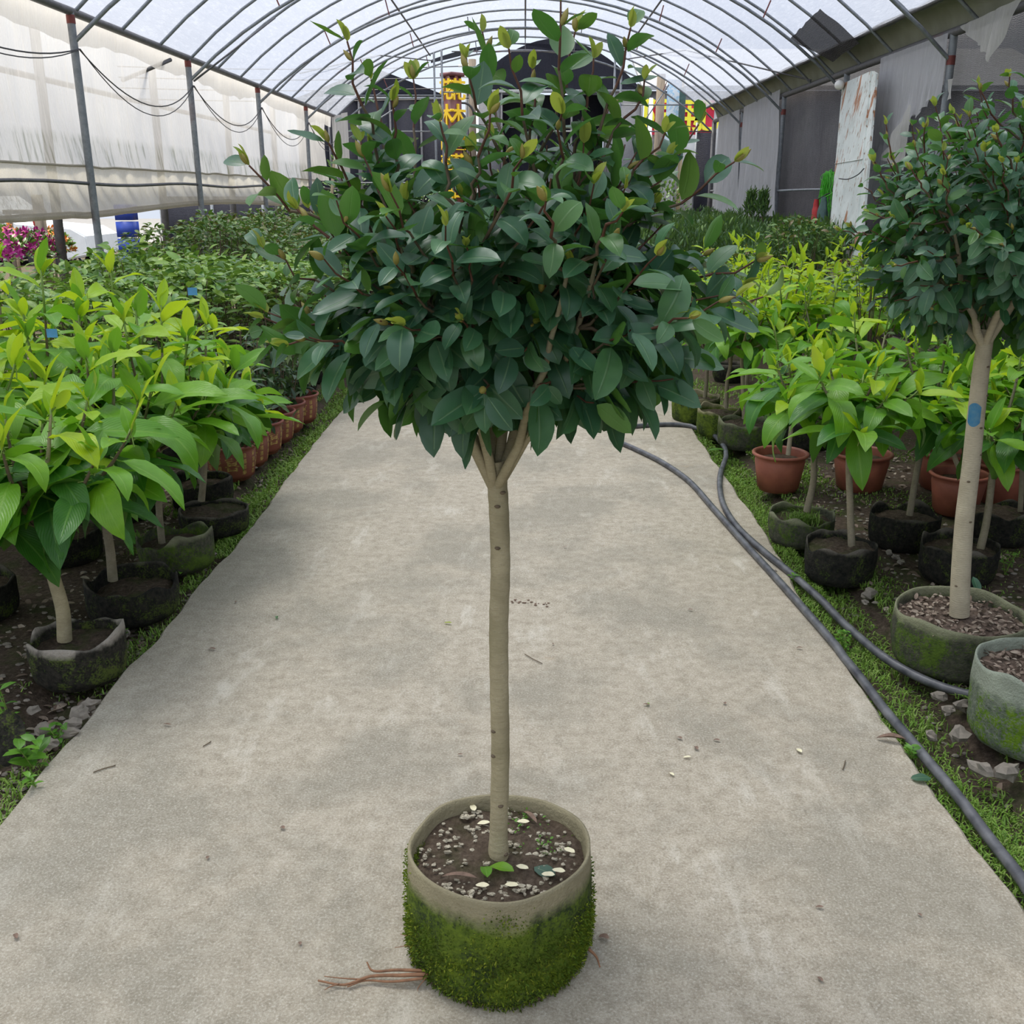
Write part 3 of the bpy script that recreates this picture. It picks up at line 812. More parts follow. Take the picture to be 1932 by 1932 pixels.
MB().tube([at_Y(1195, 260, Y_END), at_Y(1262, 160, Y_END)], .014, 6).build('brace', MAT['steel'], end)
# loose film tail at the far left corner
b = MB(); b.grid(lambda u, v: (-3.95 + .33 * u + .03 * math.sin(u * 14), Y_END - .5 - .2 * u, 2.95 + .08 * u - (1.0 + .25 * u) * v), 16, 14); b.build('loose_film', MAT['film_wall'], wall_l)

# ---- black wires sagging along the left posts
wire = thing('sagging_wire', 'pair of thin black wires sagging from post to post along the left wall', 'wire', (-XW + .04, 9.38, 2.7))
for k_, (sg, th) in enumerate(((.33, .0065), (.42, .005))):
    for a, c in zip(postY_L[:-1], postY_L[1:]):
        P = [(0.01 * k_, a + (c - a) * t - 9.38, -.01 - sg * (1 if a > 7 else .5) * (c - a) / 3.1 * (1 + .25 * k_ * math.sin(a)) * 4 * t * (1 - t) * (1 + .15 * (t - .5))) for t in np.linspace(0, 1, 17)]
        MB().tube(P, th, 5, False).build('wire', MAT['wire'], wire)

# ================================================================== OUTSIDE, BEYOND THE END
def text_mesh(s, size, depth=.0, mat=None):
    cu = bpy.data.curves.new('lettering', 'FONT'); cu.body = s; cu.size = size; cu.extrude = depth
    cu.align_x = 'CENTER'; cu.align_y = 'CENTER'; cu.resolution_u = 2; cu.offset = .018 * size
    o = bpy.data.objects.new('lettering', cu); C.objects.link(o)
    dg = bpy.context.evaluated_depsgraph_get(); dg.update()
    me = bpy.data.meshes.new_from_object(o.evaluated_get(dg))
    bpy.data.objects.remove(o); bpy.data.curves.remove(cu)
    me.materials.clear()
    if mat: me.materials.append(mat)
    return me

def gable(px0, px1, ytop, ybase, Y, depth, label, curve=True, wallmat='net_grey', opening=None):
    a, c = at_Y(px0, ybase, Y), at_Y(px1, ybase, Y); zt = at_Y(.5 * (px0 + px1), ytop, Y)[2]
    w = c[0] - a[0]; x0 = .5 * (a[0] + c[0]); zb = a[2]
    g = thing('shade_house', label, 'greenhouse', (x0, Y, 0), group=None)
    def prof(t):   # t -1..1
        return zb + (zt - zb) * ((1 - abs(t) ** 1.9) if curve else (1 - abs(t)))
    n = 20
    b = MB(); b.grid(lambda u, v: ((2 * u - 1) * w / 2, .04 * noise.noise(Vector((u * 9, v * 4, 0))), zb + (prof(2 * u - 1) - zb) * v), n, 8); b.build('gable_net', MAT['net_black'], g)
    b = MB(); b.grid(lambda u, v: ((2 * v - 1) * w / 2, depth * u, prof(2 * v - 1) + .02), 8, n); b.build('roof_net', MAT['net_black'], g)
    nP = 5
    for i_ in range(nP):
        if opening and opening[0] <= i_ < opening[1]: 
            b = MB(); b.box((-w / 2 + w / nP * (i_ + .5), 1.2, zb / 2), (w / nP, .03, zb)); b.build('inner_panel', MAT['net_black'], g); continue
        b = MB(); b.box((-w / 2 + w / nP * (i_ + .5), 0, zb / 2), (w / nP - .04, .03, zb)); b.build('wall_panel', MAT[wallmat], g)
    b = MB(); b.box((0, -.04, zb), (w, .06, .06)); b.build('eave_beam', MAT['steel'], g)
    for i_ in range(nP + 1):
        b = MB(); b.tube([(-w / 2 + w / nP * i_, -.03, 0), (-w / 2 + w / nP * i_, -.03, zb)], .035, 6); b.build('post', MAT['steel_dark'], g)
    for s_ in (-1, 1):
        b = MB(); b.box((s_ * w / 2, depth / 2, zb / 2), (.03, depth, zb)); b.build('side_wall', MAT['net_black'], g)
    return g
gable(880, 1212, 74, 172, 30, 14, 'shade house with rounded black net gable and grey panels beyond the open end', opening=(1, 4))
gable(560, 852, 128, 186, 29, 14, 'shade house with pointed black net gable, to the left of the rounded one', False, 'net_black')

# maroon pillar with yellow characters
p = at_Y(856, 300, 25.5); zt = at_Y(856, 137, 25.5)[2]
s = .46
t = thing('sign_pillar', 'maroon steel pillar with columns of yellow characters beyond the greenhouse end', 'sign', (p[0], 25.5, 0))
t.rotation_euler = (0, 0, math.radians(45))
MB().box((0, 0, zt / 2), (.30, .30, zt)).build('pillar', MAT['maroon'], t)
MB().box((0, 0, zt - .05), (.42, .42, .08)).build('cap', MAT['maroon'], t)
chars = '花木園藝苗圃'
zz = zt - .42
for ci, ch in enumerate(chars):
    for fa in (0, 1):
        me = text_mesh(ch, .50, .02, MAT['yellow'])
        o = link('character', me, t, (0, -.19, zz) if fa == 0 else (-.19, 0, zz))
        o.rotation_euler = (math.pi / 2, 0, 0 if fa == 0 else -math.pi / 2)
    zz -= .56

# utility pole with wires
t = thing('utility_pole', 'grey utility pole carrying loops of cable behind the yellow lettered pillar', 'pole', tuple(at_Y(893, 300, 27)[:2]) + (0,))
zt = at_Y(893, 112, 27)[2]
MB().tube([(0, 0, 0), (0, 0, zt)], .10, 8).build('pole', MAT['wood'], t)
for dz in (.15, .4, .65): MB().tube([(-.35, 0, zt - dz), (.2, 0, zt - dz)], .03, 6).build('insulator_arm', MAT['white_paint'], t)
MB().tube([(.12, -.12, 0), (.12, -.12, zt - .9)], .035, 6).build('conduit', MAT['white_paint'], t)
MB().tube([(-.25 + .28 * math.cos(a), -.1, zt - 1.3 + .28 * math.sin(a)) for a in np.linspace(0, 6.3, 20)], .03, 6).build('cable_coil', MAT['wire'], t)
for dz in (.15, .4, .65, .9):
    MB().tube([(x, 0, zt - dz - .02 * (x + 9) * -x * .18) for x in np.linspace(-9, 0, 14)], .012, 4).build('cable', MAT['wire'], t)
MB().tube([(x, 0, zt - 1.5 + .06 * x * (x - 6) * .35) for x in np.linspace(0, 6, 14)], .010, 4).build('cable', MAT['wire'], t)

# white pipe, wooden post, banners, red sign, grey building
p = at_Y(1224, 300, 24); z1 = at_Y(1224, 185, 24)[2]
b = MB(); b.tube([(0, 0, 0), (0, 0, z1)], .045, 8); o = b.build('standpipe', MAT['white_paint'], None, loc=(p[0], 24, 0), label='white plastic downpipe standing left of the wooden post at the far end', category='pipe')
p = at_Y(1241, 300, 24.6); z1 = at_Y(1241, 140, 24.6)[2]
b = MB(); b.tube([(0, 0, 0), (0, 0, z1)], .10, 8); b.build('wooden_post', MAT['wood'], None, loc=(p[0], 24.6, 0), label='brown-grey wooden post in front of the crimson sign', category='post')
def banner(name, px0, px1, y0, y1, Y, mat, label, cat, dep=.03, parts=None):
    a, c = at_Y(px0, y0, Y), at_Y(px1, y1, Y)
    g = thing(name, label, cat, ((a[0] + c[0]) / 2, Y, 0))
    b = MB(); b.grid(lambda u, v: ((u - .5) * (c[0] - a[0]), .012 * math.sin(v * 12 + u * 3), c[2] + (a[2] - c[2]) * v), 4, 16); 
    V0 = b.V[0].copy(); b.add(V0 + A(0, dep, 0), b.Q[0][:, ::-1]); b.build('panel', MAT[mat], g)
    return g, c[0] - a[0], c[2], a[2]
g, w_, zb_, zt_ = banner('cloth_banner', 1260, 1279, 150, 312, 25.2, 'banner_blue', 'tall narrow pale blue banner between wooden post and crimson sign', 'banner')
MB().tube([(w_ / 2 + .03, 0, 0), (w_ / 2 + .03, 0, zt_)], .03, 6).build('pole', MAT['wood_pale'], g)
g, w_, zb_, zt_ = banner('cloth_banner', 1283, 1288, 165, 300, 25.0, 'teal_cloth', 'very thin teal and white banner just right of the pale blue one', 'banner')
MB().tube([(.05, .03, 0), (.05, .03, zt_)], .02, 6).build('pole', MAT['wood_pale'], g)
g, w_, zb_, zt_ = banner('shop_sign', 1229, 1345, 189, 254, 26.0, 'crimson', 'crimson sign board with yellow characters beyond the open end', 'sign')
for fx, ch in ((-.39, '限'), (.10, '用'), (.42, '心')):
    me = text_mesh(ch, (zt_ - zb_) * 1.02, .01, MAT['yellow_print'])
    o = link('character', me, g, (fx * w_, -.05, (zb_ + zt_) / 2)); o.rotation_euler = (math.pi / 2, 0, 0)
for sx_ in (-.45, .45): MB().tube([(sx_ * w_, .08, 0), (sx_ * w_, .08, zt_)], .05, 6).build('post', MAT['steel_dark'], g)
a = at_Y(1222, 172, 31)
t = thing('grey_building', 'grey corrugated building behind the crimson sign', 'building', (a[0] + 6, 31, 0))
hz = at_Y(1250, 172, 31)[2]
for i_ in range(14): MB().box((-6 + .43 + i_ * .86, 0, hz / 2), (.84, .06 + .03 * (i_ % 2), hz)).build('wall_panel', MAT['wall_grey'], t)
b = MB(); V = [(-6.2, -.3, hz), (6.2, -.3, hz), (6.2, 4, hz + 1.5), (-6.2, 4, hz + 1.5), (-6.2, -.3, hz + .12), (6.2, -.3, hz + .12), (6.2, 4, hz + 1.62), (-6.2, 4, hz + 1.62)]
b.add(V, [[0, 1, 2, 3], [4, 7, 6, 5], [0, 4, 5, 1], [2, 6, 7, 3], [0, 3, 7, 4], [1, 5, 6, 2]]); b.build('roof', MAT['wall_grey'], t, smooth=False)
# dark gate wall left of centre, at the end of the path, low items hidden by the tree
t = thing('net_screen', 'dark net screen standing right of the far end of the path', 'screen', (at_Y(1330, 300, 22.4)[0], 22.4, 0))
MB().box((0, 0, 1.35), (.42, .04, 2.7)).build('net', MAT['net_black'], t)
MB().tube([(-.21, 0, 0), (-.21, 0, 2.9)], .025, 6).build('pole', MAT['steel'], t)
t = thing('net_screen', 'black net screen just outside the far left corner of the greenhouse', 'screen', (at_Y(655, 300, 23)[0], 23, 0))
MB().box((0, 0, 1.5), (.5, .05, 3.0)).build('net', MAT['net_black'], t)
MB().tube([(.27, 0, 0), (.27, 0, 3.0)], .04, 6).build('pole', MAT['steel_dark'], t)
for k_, (px, lab) in enumerate(((1262, 'clipped dark bush at the foot of the pale blue banner'), (652, 'dark small-leaved bush beside the far left corner post'), (790, 'dark bush low beyond the far left end of the path'))):
    p = at_Y(px, 330, 23.6 + k_ * .3); t = thing('bush', lab, 'bush', (p[0], 23.6 + k_ * .3, 0))
    rr = random.Random(k_); L = []
    for q in range(520):
        d = unit([rr.gauss(0, 1), rr.gauss(0, 1), rr.gauss(0, 1)]); pp = d * A(.55, .4, .8 if k_ != 1 else 1.2) * rr.uniform(.7, 1) + A(0, 0, 1.0 if k_ != 1 else 1.3)
        L.append((SHR[q % 3], pp, leaf_frame(rr, d + A(0, 0, .2)), rr.uniform(.07, .12), 'hedge_leaf'))
    emit_leaves(t, L, 0); MB().tube([(0, 0, 0), (0, 0, 1.1)], .03, 6).build('stem', MAT['twig'], t)

# ---- outside the left wall: car, fence, flowers
def wheel(par, x, y, z, r):
    w = MB(); w.lathe([(r * .62, -.11), (r * .9, -.12), (r, -.08), (r, .08), (r * .9, .12), (r * .62, .11)], 28)
    w.V[0] = w.V[0][:, [0, 2, 1]]; wo = w.build('wheel', MAT['tyre'], par, (x, y, z)) if False else None
    m = w.mesh('wheel', [MAT['tyre']]); wo = link('wheel', m, par, (x, y, z))
    h = MB()
    h.lathe([(.001, -.07), (r * .16, -.07), (r * .18, -.05)], 12); h.V[0] = h.V[0][:, [0, 2, 1]]
    for q in range(6):
        a = q * math.pi / 3; h.box((math.cos(a) * r * .36, -.05, math.sin(a) * r * .36), (r * .55, .04, r * .13), np.array([[math.cos(a), 0, -math.sin(a)], [0, 1, 0], [math.sin(a), 0, math.cos(a)]]))
    h.lathe([(r * .56, -.09), (r * .63, -.10), (r * .63, -.02)], 24); h.V[-1] = h.V[-1][:, [0, 2, 1]]
    h.build('hub', MAT['chrome'], wo)
pc = at_z(112, 441, .38 - .25)
cy = 22.5; pw = at_Y(112, 436, cy)
car = thing('pickup_truck', 'white car parked outside, its front wheel arch showing under the left side film', 'car', (pw[0] - 1.55, cy, -.25))
body = [(-2.6, .35), (-2.6, .95), (-2.5, 1.05), (-1.4, 1.10), (-1.0, 1.62), (.35, 1.66), (1.05, 1.12), (2.2, 1.02), (2.5, .85), (2.55, .45), (2.05, .36)]
arcR = [(1.55 + .47 * math.cos(a), .38 + .47 * math.sin(a)) for a in np.linspace(.05, math.pi - .05, 10)]
arcL = [(-1.5 + .47 * math.cos(a), .38 + .47 * math.sin(a)) for a in np.linspace(.05, math.pi - .05, 10)]
outl = body + arcR + [(.9, .34), (-.9, .34)] + arcL + [(-2.1, .34)]
import bmesh
def prism(outl, y0, y1, mat, name, par, bev=.0):
    bm = bmesh.new(); vs = [bm.verts.new((x, y0, z)) for x, z in outl]; f = bm.faces.new(vs)
    r = bmesh.ops.extrude_face_region(bm, geom=[f]); 
    for v in r['geom']:
        if isinstance(v, bmesh.types.BMVert): v.co.y = y1
    bmesh.ops.recalc_face_normals(bm, faces=bm.faces)
    if bev: bmesh.ops.bevel(bm, geom=[e for e in bm.edges if abs(e.verts[0].co.y - e.verts[1].co.y) < 1e-6], offset=bev, segments=2, affect='EDGES')
    bmesh.ops.triangulate(bm, faces=[f for f in bm.faces if len(f.verts) > 4])
    me = bpy.data.meshes.new(name); bm.to_mesh(me); bm.free(); me.materials.append(mat); return link(name, me, par)
prism(outl, -.88, .88, MAT['white_paint'], 'body', car, .03)
prism([(-.95, 1.08), (-.72, 1.55), (.25, 1.58), (.8, 1.12)], -.895, -.87, MAT['glass_dark'], 'side_window', car)
prism([(1.55 + .50 * math.cos(a), .38 + .50 * math.sin(a)) for a in np.linspace(0, math.pi, 14)], -.75, -.70, MAT['black'], 'wheel_arch_liner', car)
for x in (1.55, -1.5):
    for y in (-.78, .78): wheel(car, x, y, .37, .37)
MB().box((-.35, -.91, .98), (.20, .04, .035)).build('door_handle', MAT['chrome'], car)
MB().box((.25, -.885, .75), (.012, .012, .6)).build('door_seam', MAT['black'], car)
t = thing('timber_stand', 'brown timber stand in front of the white car', 'frame', tuple(at_Y(42, 430, 15)[:2]) + (0,))
for dx in (-.18, .32): MB().box((dx, 0, .62), (.07, .07, 1.25)).build('leg', MAT['wood'], t)
MB().box((.07, 0, 1.22), (.62, .07, .06)).build('rail', MAT['wood'], t)
b = MB(); b.ellipsoid((0, 0, 0), (.05, .04, .09)); b.ellipsoid((0, 0, -.13), (.045, .04, .06)); b.tube([(0, 0, .05), (0, .02, .35), (0, .1, .36)], .006, 5); b.build('red_ornament', MAT['red_cloth'], None, loc=tuple(at_Y(68, 418, 14.9)), label='small red hanging ornament on the timber stand by the white car', category='ornament')
t = thing('grey_post', 'thick weathered concrete post outside the left wall beside the white car', 'post', tuple(at_Y(78, 430, 11.5)[:2]) + (0,))
MB().box((0, 0, .72), (.09, .09, 1.5)).build('post', MAT['wood'], t)
t = thing('black_fence', 'low black net fence outside beyond the left wall', 'fence', tuple(at_Y(450, 400, 24)[:2]) + (0,))
MB().box((0, 0, .75), (3.6, .05, 1.3)).build('net', MAT['net_black'], t)
for dx in (-1.8, -.6, .6, 1.8): MB().tube([(dx, -.05, -.2), (dx, -.05, 1.5)], .04, 6).build('post', MAT['steel'], t)
t = thing('blue_crate', 'blue plastic crates piled outside beside the white car', 'crate', tuple(at_Y(238, 404, 20)[:2]) + (0,))
for q in range(4): MB().box((0, 0, .16 + q * .32), (.34, .3, .29)).build('crate', MAT['blue'], t)
def flower_plant(px, py, Y, mat, lab, sd, nf=70, rad=.33):
    p = at_Y(px, py, Y); t = thing('flowering_plant', lab, 'flower', (p[0], Y, 0)); rr = random.Random(sd); L = []
    for q in range(160):
        d = unit([rr.gauss(0, 1), rr.gauss(0, 1), abs(rr.gauss(0, 1))]); L.append((SHR[q % 3], d * rad * .85 + A(0, 0, p[2] - .2), leaf_frame(rr, d), .09, 'shrub_leaf'))
    emit_leaves(t, L, 0)
    b = MB()
    for q in range(nf):
        d = unit([rr.gauss(0, 1), rr.gauss(0, 1) - .3, abs(rr.gauss(0, 1)) * .8]); c_ = d * rad * rr.uniform(.85, 1) + A(0, 0, p[2] - .15)
        for w in range(5):
            a = w * 1.257; R = frame(d * .4 + A(math.cos(a), rr.gauss(0, .2), math.sin(a)), d); T = SHR[0]
            b.add((T.V * .05) @ R.T + c_, T.Q, uv=T.UV)
    b.build('blossom', MAT[mat], t, kind='stuff')
    MB().tube([(0, 0, 0), (0, 0, p[2] - .15)], .015, 5).build('stem', MAT['twig'], t)
for k_, (px, py, Y, m_, lab) in enumerate([(28, 452, 9.2, 'magenta', 'magenta flowering plant at the far left edge under the film'), (60, 450, 10.3, 'magenta', 'magenta flowering plant just left of the thick grey post'), (8, 440, 11.6, 'orange_flower', 'orange flowering plant behind the magenta ones'), (96, 446, 12.4, 'orange_flower', 'orange flowering plant in front of the white car wheel')]):
    flower_plant(px, py, Y, m_, lab, k_ + 4, rad=.26)

# ================================================================== TOPIARY TREES
def topiary(name, label, base, soil_z, bagr, bagh, bagk, trunk_pts, trunk_r, Cc, ax, tips, nrand, leafL, seed, trunk_mat='trunk', soilm='soil_pot', soil_drop=.06, lscale=1.0):
    """ax: (rx, ry, r_up, r_down) of the crown, Cc its centre relative to base"""
    rr = random.Random(seed)
    t = thing(name, label, 'tree', base)
    grow_bag(t, bagr, bagh, bagk, seed, soil_drop, pinch=-.01 if seed == 1 else .04, warp=.003 if seed == 1 else .008, n=96 if seed == 1 else 64, rings=26 if seed == 1 else 14, soilm=soilm)
    TP = smooth_path(trunk_pts, 8)
    k = len(TP)
    rad = [trunk_r * (1.13 - .25 * min(1, i / (k * .12)) + .02 * math.sin(i * 1.7)) for i in range(k)] if seed == 1 else [trunk_r * (1.12 - .30 * i / k) for i in range(k)]
    rad = [r_ if i < k - 3 else r_ * 1.08 for i, r_ in enumerate(rad)]
    b = MB(); b.tube(TP, rad, 20, False)
    tr = b.build('trunk', MAT[trunk_mat], t)
    # small knots on the trunk
    for q in range(7):
        i = rr.randrange(3, k - 4); a = rr.uniform(-2.6, -.5); d = A(math.cos(a), math.sin(a), 0)
        b = MB(); b.ellipsoid(TP[i] + d * rad[i] * .93, (.006, .006, .0035), 8, 5); b.build('knot', MAT['twig'], tr)
    fork = TP[-1]
    Cc = np.asarray(Cc)
    def shell(d):
        r = A(ax[0], ax[1], ax[2] if d[2] > 0 else ax[3]); return d * r
    # limbs
    limbs = []
    nl = 10
    for q in range(nl):
        a = q / nl * 2 * math.pi + rr.uniform(-.25, .25) + (math.pi if seed == 1 else 0); el = rr.choice([.05, .35, .7, 1.1]) if q else 1.3
        if q % 2 == 0: el *= .6
        d = A(math.cos(a) * math.cos(el), math.sin(a) * math.cos(el), math.sin(el))
        e = Cc + shell(d) * .62
        ctl = fork * .45 + e * .55 + A(0, 0, -.05 if el < .5 else -.02) + A(d[0], d[1], 0) * .04
        P = bez(fork + A(d[0], d[1], 0) * .006 - A(0, 0, .05), ctl, e, 9)
        P += np.array([[rr.gauss(0, .006) * min(i, 8 - i) / 4 for _ in range(3)] for i in range(9)])
        limbs.append(P)
        MB().tube(P, np.linspace(trunk_r * .46, .003, 9), 8, False).build('branch', MAT['trunk' if seed == 1 else trunk_mat], t)
    LP = np.vstack([P[3:] for P in limbs])
    tw = MB(); twr = MB(); leaves = []
    nb = 0
    alltips = [(np.asarray(p), True) for p in tips]
    tries = 0; pts = []
    while len(pts) < nrand and tries < nrand * 40:
        tries += 1
        d = unit([rr.gauss(0, 1), rr.gauss(0, 1), rr.gauss(0, 1)])
        p = Cc + shell(d) * (rr.uniform(.80, 1.0) if rr.random() < .72 else rr.uniform(.4, .8))
        if all(np.linalg.norm(p - q) > (.052 * lscale) for q in pts): pts.append(p)
    alltips += [(p, False) for p in pts]
    for tip, spire in alltips:
        rel = (tip - Cc) / A(ax[0], ax[1], ax[2] if tip[2] > Cc[2] else ax[3])
        hgt = rel[2]
        out = A(rel[0], rel[1], 0)
        inner = Cc + (tip - Cc) * .35 - A(0, 0, .05)
        dd = np.linalg.norm(LP - inner, axis=1) + .4 * np.maximum(0, LP[:, 2] - tip[2] + .05)
        st = LP[int(np.argmin(dd))]
        if spire: st = LP[int(np.argmin(np.linalg.norm(LP - (Cc + (tip - Cc) * .45), axis=1)))]
        upw = A(0, 0, 1) * max(0.0, .30 + .8 * hgt) + out * .35
        Ls = np.linalg.norm(tip - st)
        ctl = tip - unit(upw + (tip - st) / Ls * .9) * Ls * .5
        n = 10
        P = bez(st, ctl, tip, n)
        P[1:-1] += np.array([[rr.gauss(0, .004) for _ in range(3)] for _ in range(n - 2)])
        r0 = .0030 * lscale if not spire else .0036 * lscale
        tw.tube(P[:7], np.linspace(r0, r0 * .62, 7), 5, False)
        twr.tube(P[6:], np.linspace(r0 * .66, r0 * .42, 4), 5, False)
        # leaves along the outer part
        step = .0165 * lscale if not spire else .021 * lscale
        seg = np.linalg.norm(np.diff(P, axis=0), axis=1); S = np.concatenate([[0], np.cumsum(seg)]); tot = S[-1]
        usable = min(tot * .85, .17 * lscale if not spire else .30)
        nleaf = max(4, int(usable / step)); phi = rr.random() * 6.28
        for li in range(nleaf):
            s = tot - usable * (1 - (li + .3) / nleaf)
            if li == nleaf - 1: s = tot
            p = np.array([np.interp(s, S, P[:, c_]) for c_ in range(3)])
            ii = min(n - 2, max(0, int(np.searchsorted(S, s)) - 1)); ax_ = unit(P[ii + 1] - P[ii])
            phi += 2.4 + rr.uniform(-.3, .3)
            e1 = unit(np.cross(ax_, A(.3, .2, .9) if abs(ax_[2]) < .9 else A(1, 0, 0))); e2 = np.cross(ax_, e1)
            rad_ = e1 * math.cos(phi) + e2 * math.sin(phi)
            young = (nleaf - li) / nleaf
            openness = 1.25 if young > .35 else .8
            d = ax_ * .55 + rad_ * openness + out * .25
            grav = -.95 * max(0, .35 - hgt) - .05
            if hgt > .3: grav = .05
            d = unit(d) + A(0, 0, grav)
            up = A(0, 0, 1) * (.9 if hgt > -.2 else .25) + out * (.9 if hgt < .2 else .25) + unit(rel) * .35
            R = leaf_frame(rr, d, up, .28)
            L = leafL * rr.uniform(.78, 1.15) * (1.28 if hgt < -.35 else (1.08 if hgt < .2 else .94))
            if li >= nleaf - 2: L *= rr.uniform(.45, .8)
            mk = 'tree_leaf'
            if li >= nleaf - 2 and (hgt > .35) and rr.random() < .30: mk = 'tree_leaf_mid'
            if hgt > .5 and rr.random() < .10: mk = 'tree_leaf_mid'
            if spire and li >= nleaf - 4: mk = 'tree_leaf_mid' if rr.random() < .5 else 'tree_leaf'
            T = TOP[rr.choice([0, 0, 1, 2, 3, 4] if hgt > 0 else [0, 0, 2, 4])]
            leaves.append((T, p + unit(d) * .006, R, L, mk))
        # tip: yellowish new growth and buds
        axt = unit(P[-1] - P[-3])
        if (spire or (hgt > -.1 and rr.random() < .50)):
            for q in range(2 if rr.random() < .7 else 3):
                d = axt + A(rr.gauss(0, .3), rr.gauss(0, .3), .2)
                T = TOP[2]; leaves.append((T, P[-1], leaf_frame(rr, d, A(0, 0, 1), .5), leafL * rr.uniform(.28, .5), 'tree_leaf_young'))
        if nb < 70 and rr.random() < (.9 if spire else .42):
            nb += 1; d = axt + A(rr.gauss(0, .45), rr.gauss(0, .45), .1); R = frame(d, A(.3, .5, .8))
            p = P[-1 if rr.random() < .5 else -2]
            link('bud', bud_mesh(), t, M=M4(R, p, leafL * rr.uniform(.28, .42)))
    tw.build('twig_growth', MAT['twig'], t, kind='stuff')
    twr.build('shoot_tips', MAT['twig_red'], t, kind='stuff')
    # inner leaves to close the crown
    for q in range(int(nrand * 2.3)):
        d = unit([rr.gauss(0, 1), rr.gauss(0, 1), rr.gauss(0, 1)]); p = Cc + shell(d) * rr.uniform(.35, .75)
        leaves.append((TOP[q % 5], p, leaf_frame(rr, d * A(1, 1, .3) + A(0, 0, -.4), d + A(0, 0, .6), .4), leafL * rr.uniform(.8, 1.1), 'tree_leaf'))
    emit_leaves(t, leaves, 300)
    return t, TP

# main tree
Yc = 1.674
bp = at_Y(941, 1600, Yc); BX = bp[0]
base = A(BX, Yc, 0)
def rel(px, py, Y=Yc): return at_Y(px, py, Y) - base
trunk_pts = [rel(940, 1640), rel(941, 1560), rel(944, 1420), rel(942, 1300), rel(941, 1180), rel(944, 1080), rel(942, 980), rel(938, 910), rel(934, 868)]
tips_px = [(655, 78, 1.62), (470, 312, 1.60), (1058, 2, 1.64), (1190, 52, 1.66), (960, 92, 1.60), (1386, 305, 1.62), (1425, 492, 1.60), (1216, 150, 1.66), (1318, 235, 1.7),
           (498, 600, 1.60), (545, 650, 1.50), (880, 110, 1.7), (740, 190, 1.62), (560, 395, 1.55), (1005, 130, 1.72), (1120, 110, 1.7), (1085, 60, 1.75), (830, 230, 1.5), (1060, 215, 1.5),
           (700, 150, 1.75), (910, 60, 1.9), (925, 215, 1.45), (1255, 250, 1.6), (620, 270, 1.6), (780, 150, 1.85), (1150, 200, 1.85), (1440, 560, 1.66), (1030, 380, 1.32), (1300, 600, 1.42), (985, 300, 1.38), (1175, 400, 1.36)]
tips = [rel(px, py, Y) for px, py, Y in tips_px]
Cc = at_Y(945, 575, Yc) - base
Cc[2] = 1.318
main_tree, TP = topiary('potted_tree', 'large topiary tree in mossy grow bag standing alone on the concrete path', base, .19, .176, .25, 'bag_moss', trunk_pts, .0205, Cc,
                    (.405, .35, .325, .165), tips, 150, .074, 1, soil_drop=.036)

# moss on the bag: short tufts, thick low down, thin at the rim
rr = random.Random(77)
b = MB(); rnds = []
bagm = [o for o in main_tree.children if o.name.startswith('grow_bag')][0]
me = bagm.data
pol = [(p.center.copy(), p.normal.copy(), p.area) for p in me.polygons if p.center.z < .235 and p.normal.xy.length > .3 and p.center.xy.length > .16]
ws = np.array([p[2] for p in pol]); ws = ws / ws.sum()
idx = np.random.RandomState(3).choice(len(pol), 34000, p=ws)
for i in idx:
    c_, nn_, ar = pol[i]; nn_ = np.array(nn_)
    zt = c_.z / .25
    dens = nz(A(*c_), 9, 2) * .9 + nz(A(*c_), 28, 5) * .5 + (.62 - zt) * 1.5
    if dens < rr.uniform(-.3, .35): continue
    p = np.array(c_) + np.array([rr.uniform(-.007, .007) for _ in range(3)]); p[2] = max(.002, p[2])
    d = unit(nn_ * .8 + np.array([rr.gauss(0, .5), rr.gauss(0, .5), rr.gauss(.15, .5)]))
    h = rr.uniform(.0025, .0065) * (1.3 if zt < .5 else .8); w = .0013
    x = unit(np.cross(d, [rr.gauss(0, 1), rr.gauss(0, 1), rr.gauss(0, 1)])) * w
    b.add([p - x, p + x, p + x * .8 + d * h, p - x * .8 + d * h], [[0, 1, 2, 3]], uv=[[.1, .3], [.1, .7], [.9, .7], [.9, .3]], rnd=min(.999, max(0, rr.uniform(0, .4) + .30 + .9 * nz(A(*c_), 8, 8))))
b.build('moss', MAT['moss'], bagm, smooth=False, kind='stuff')
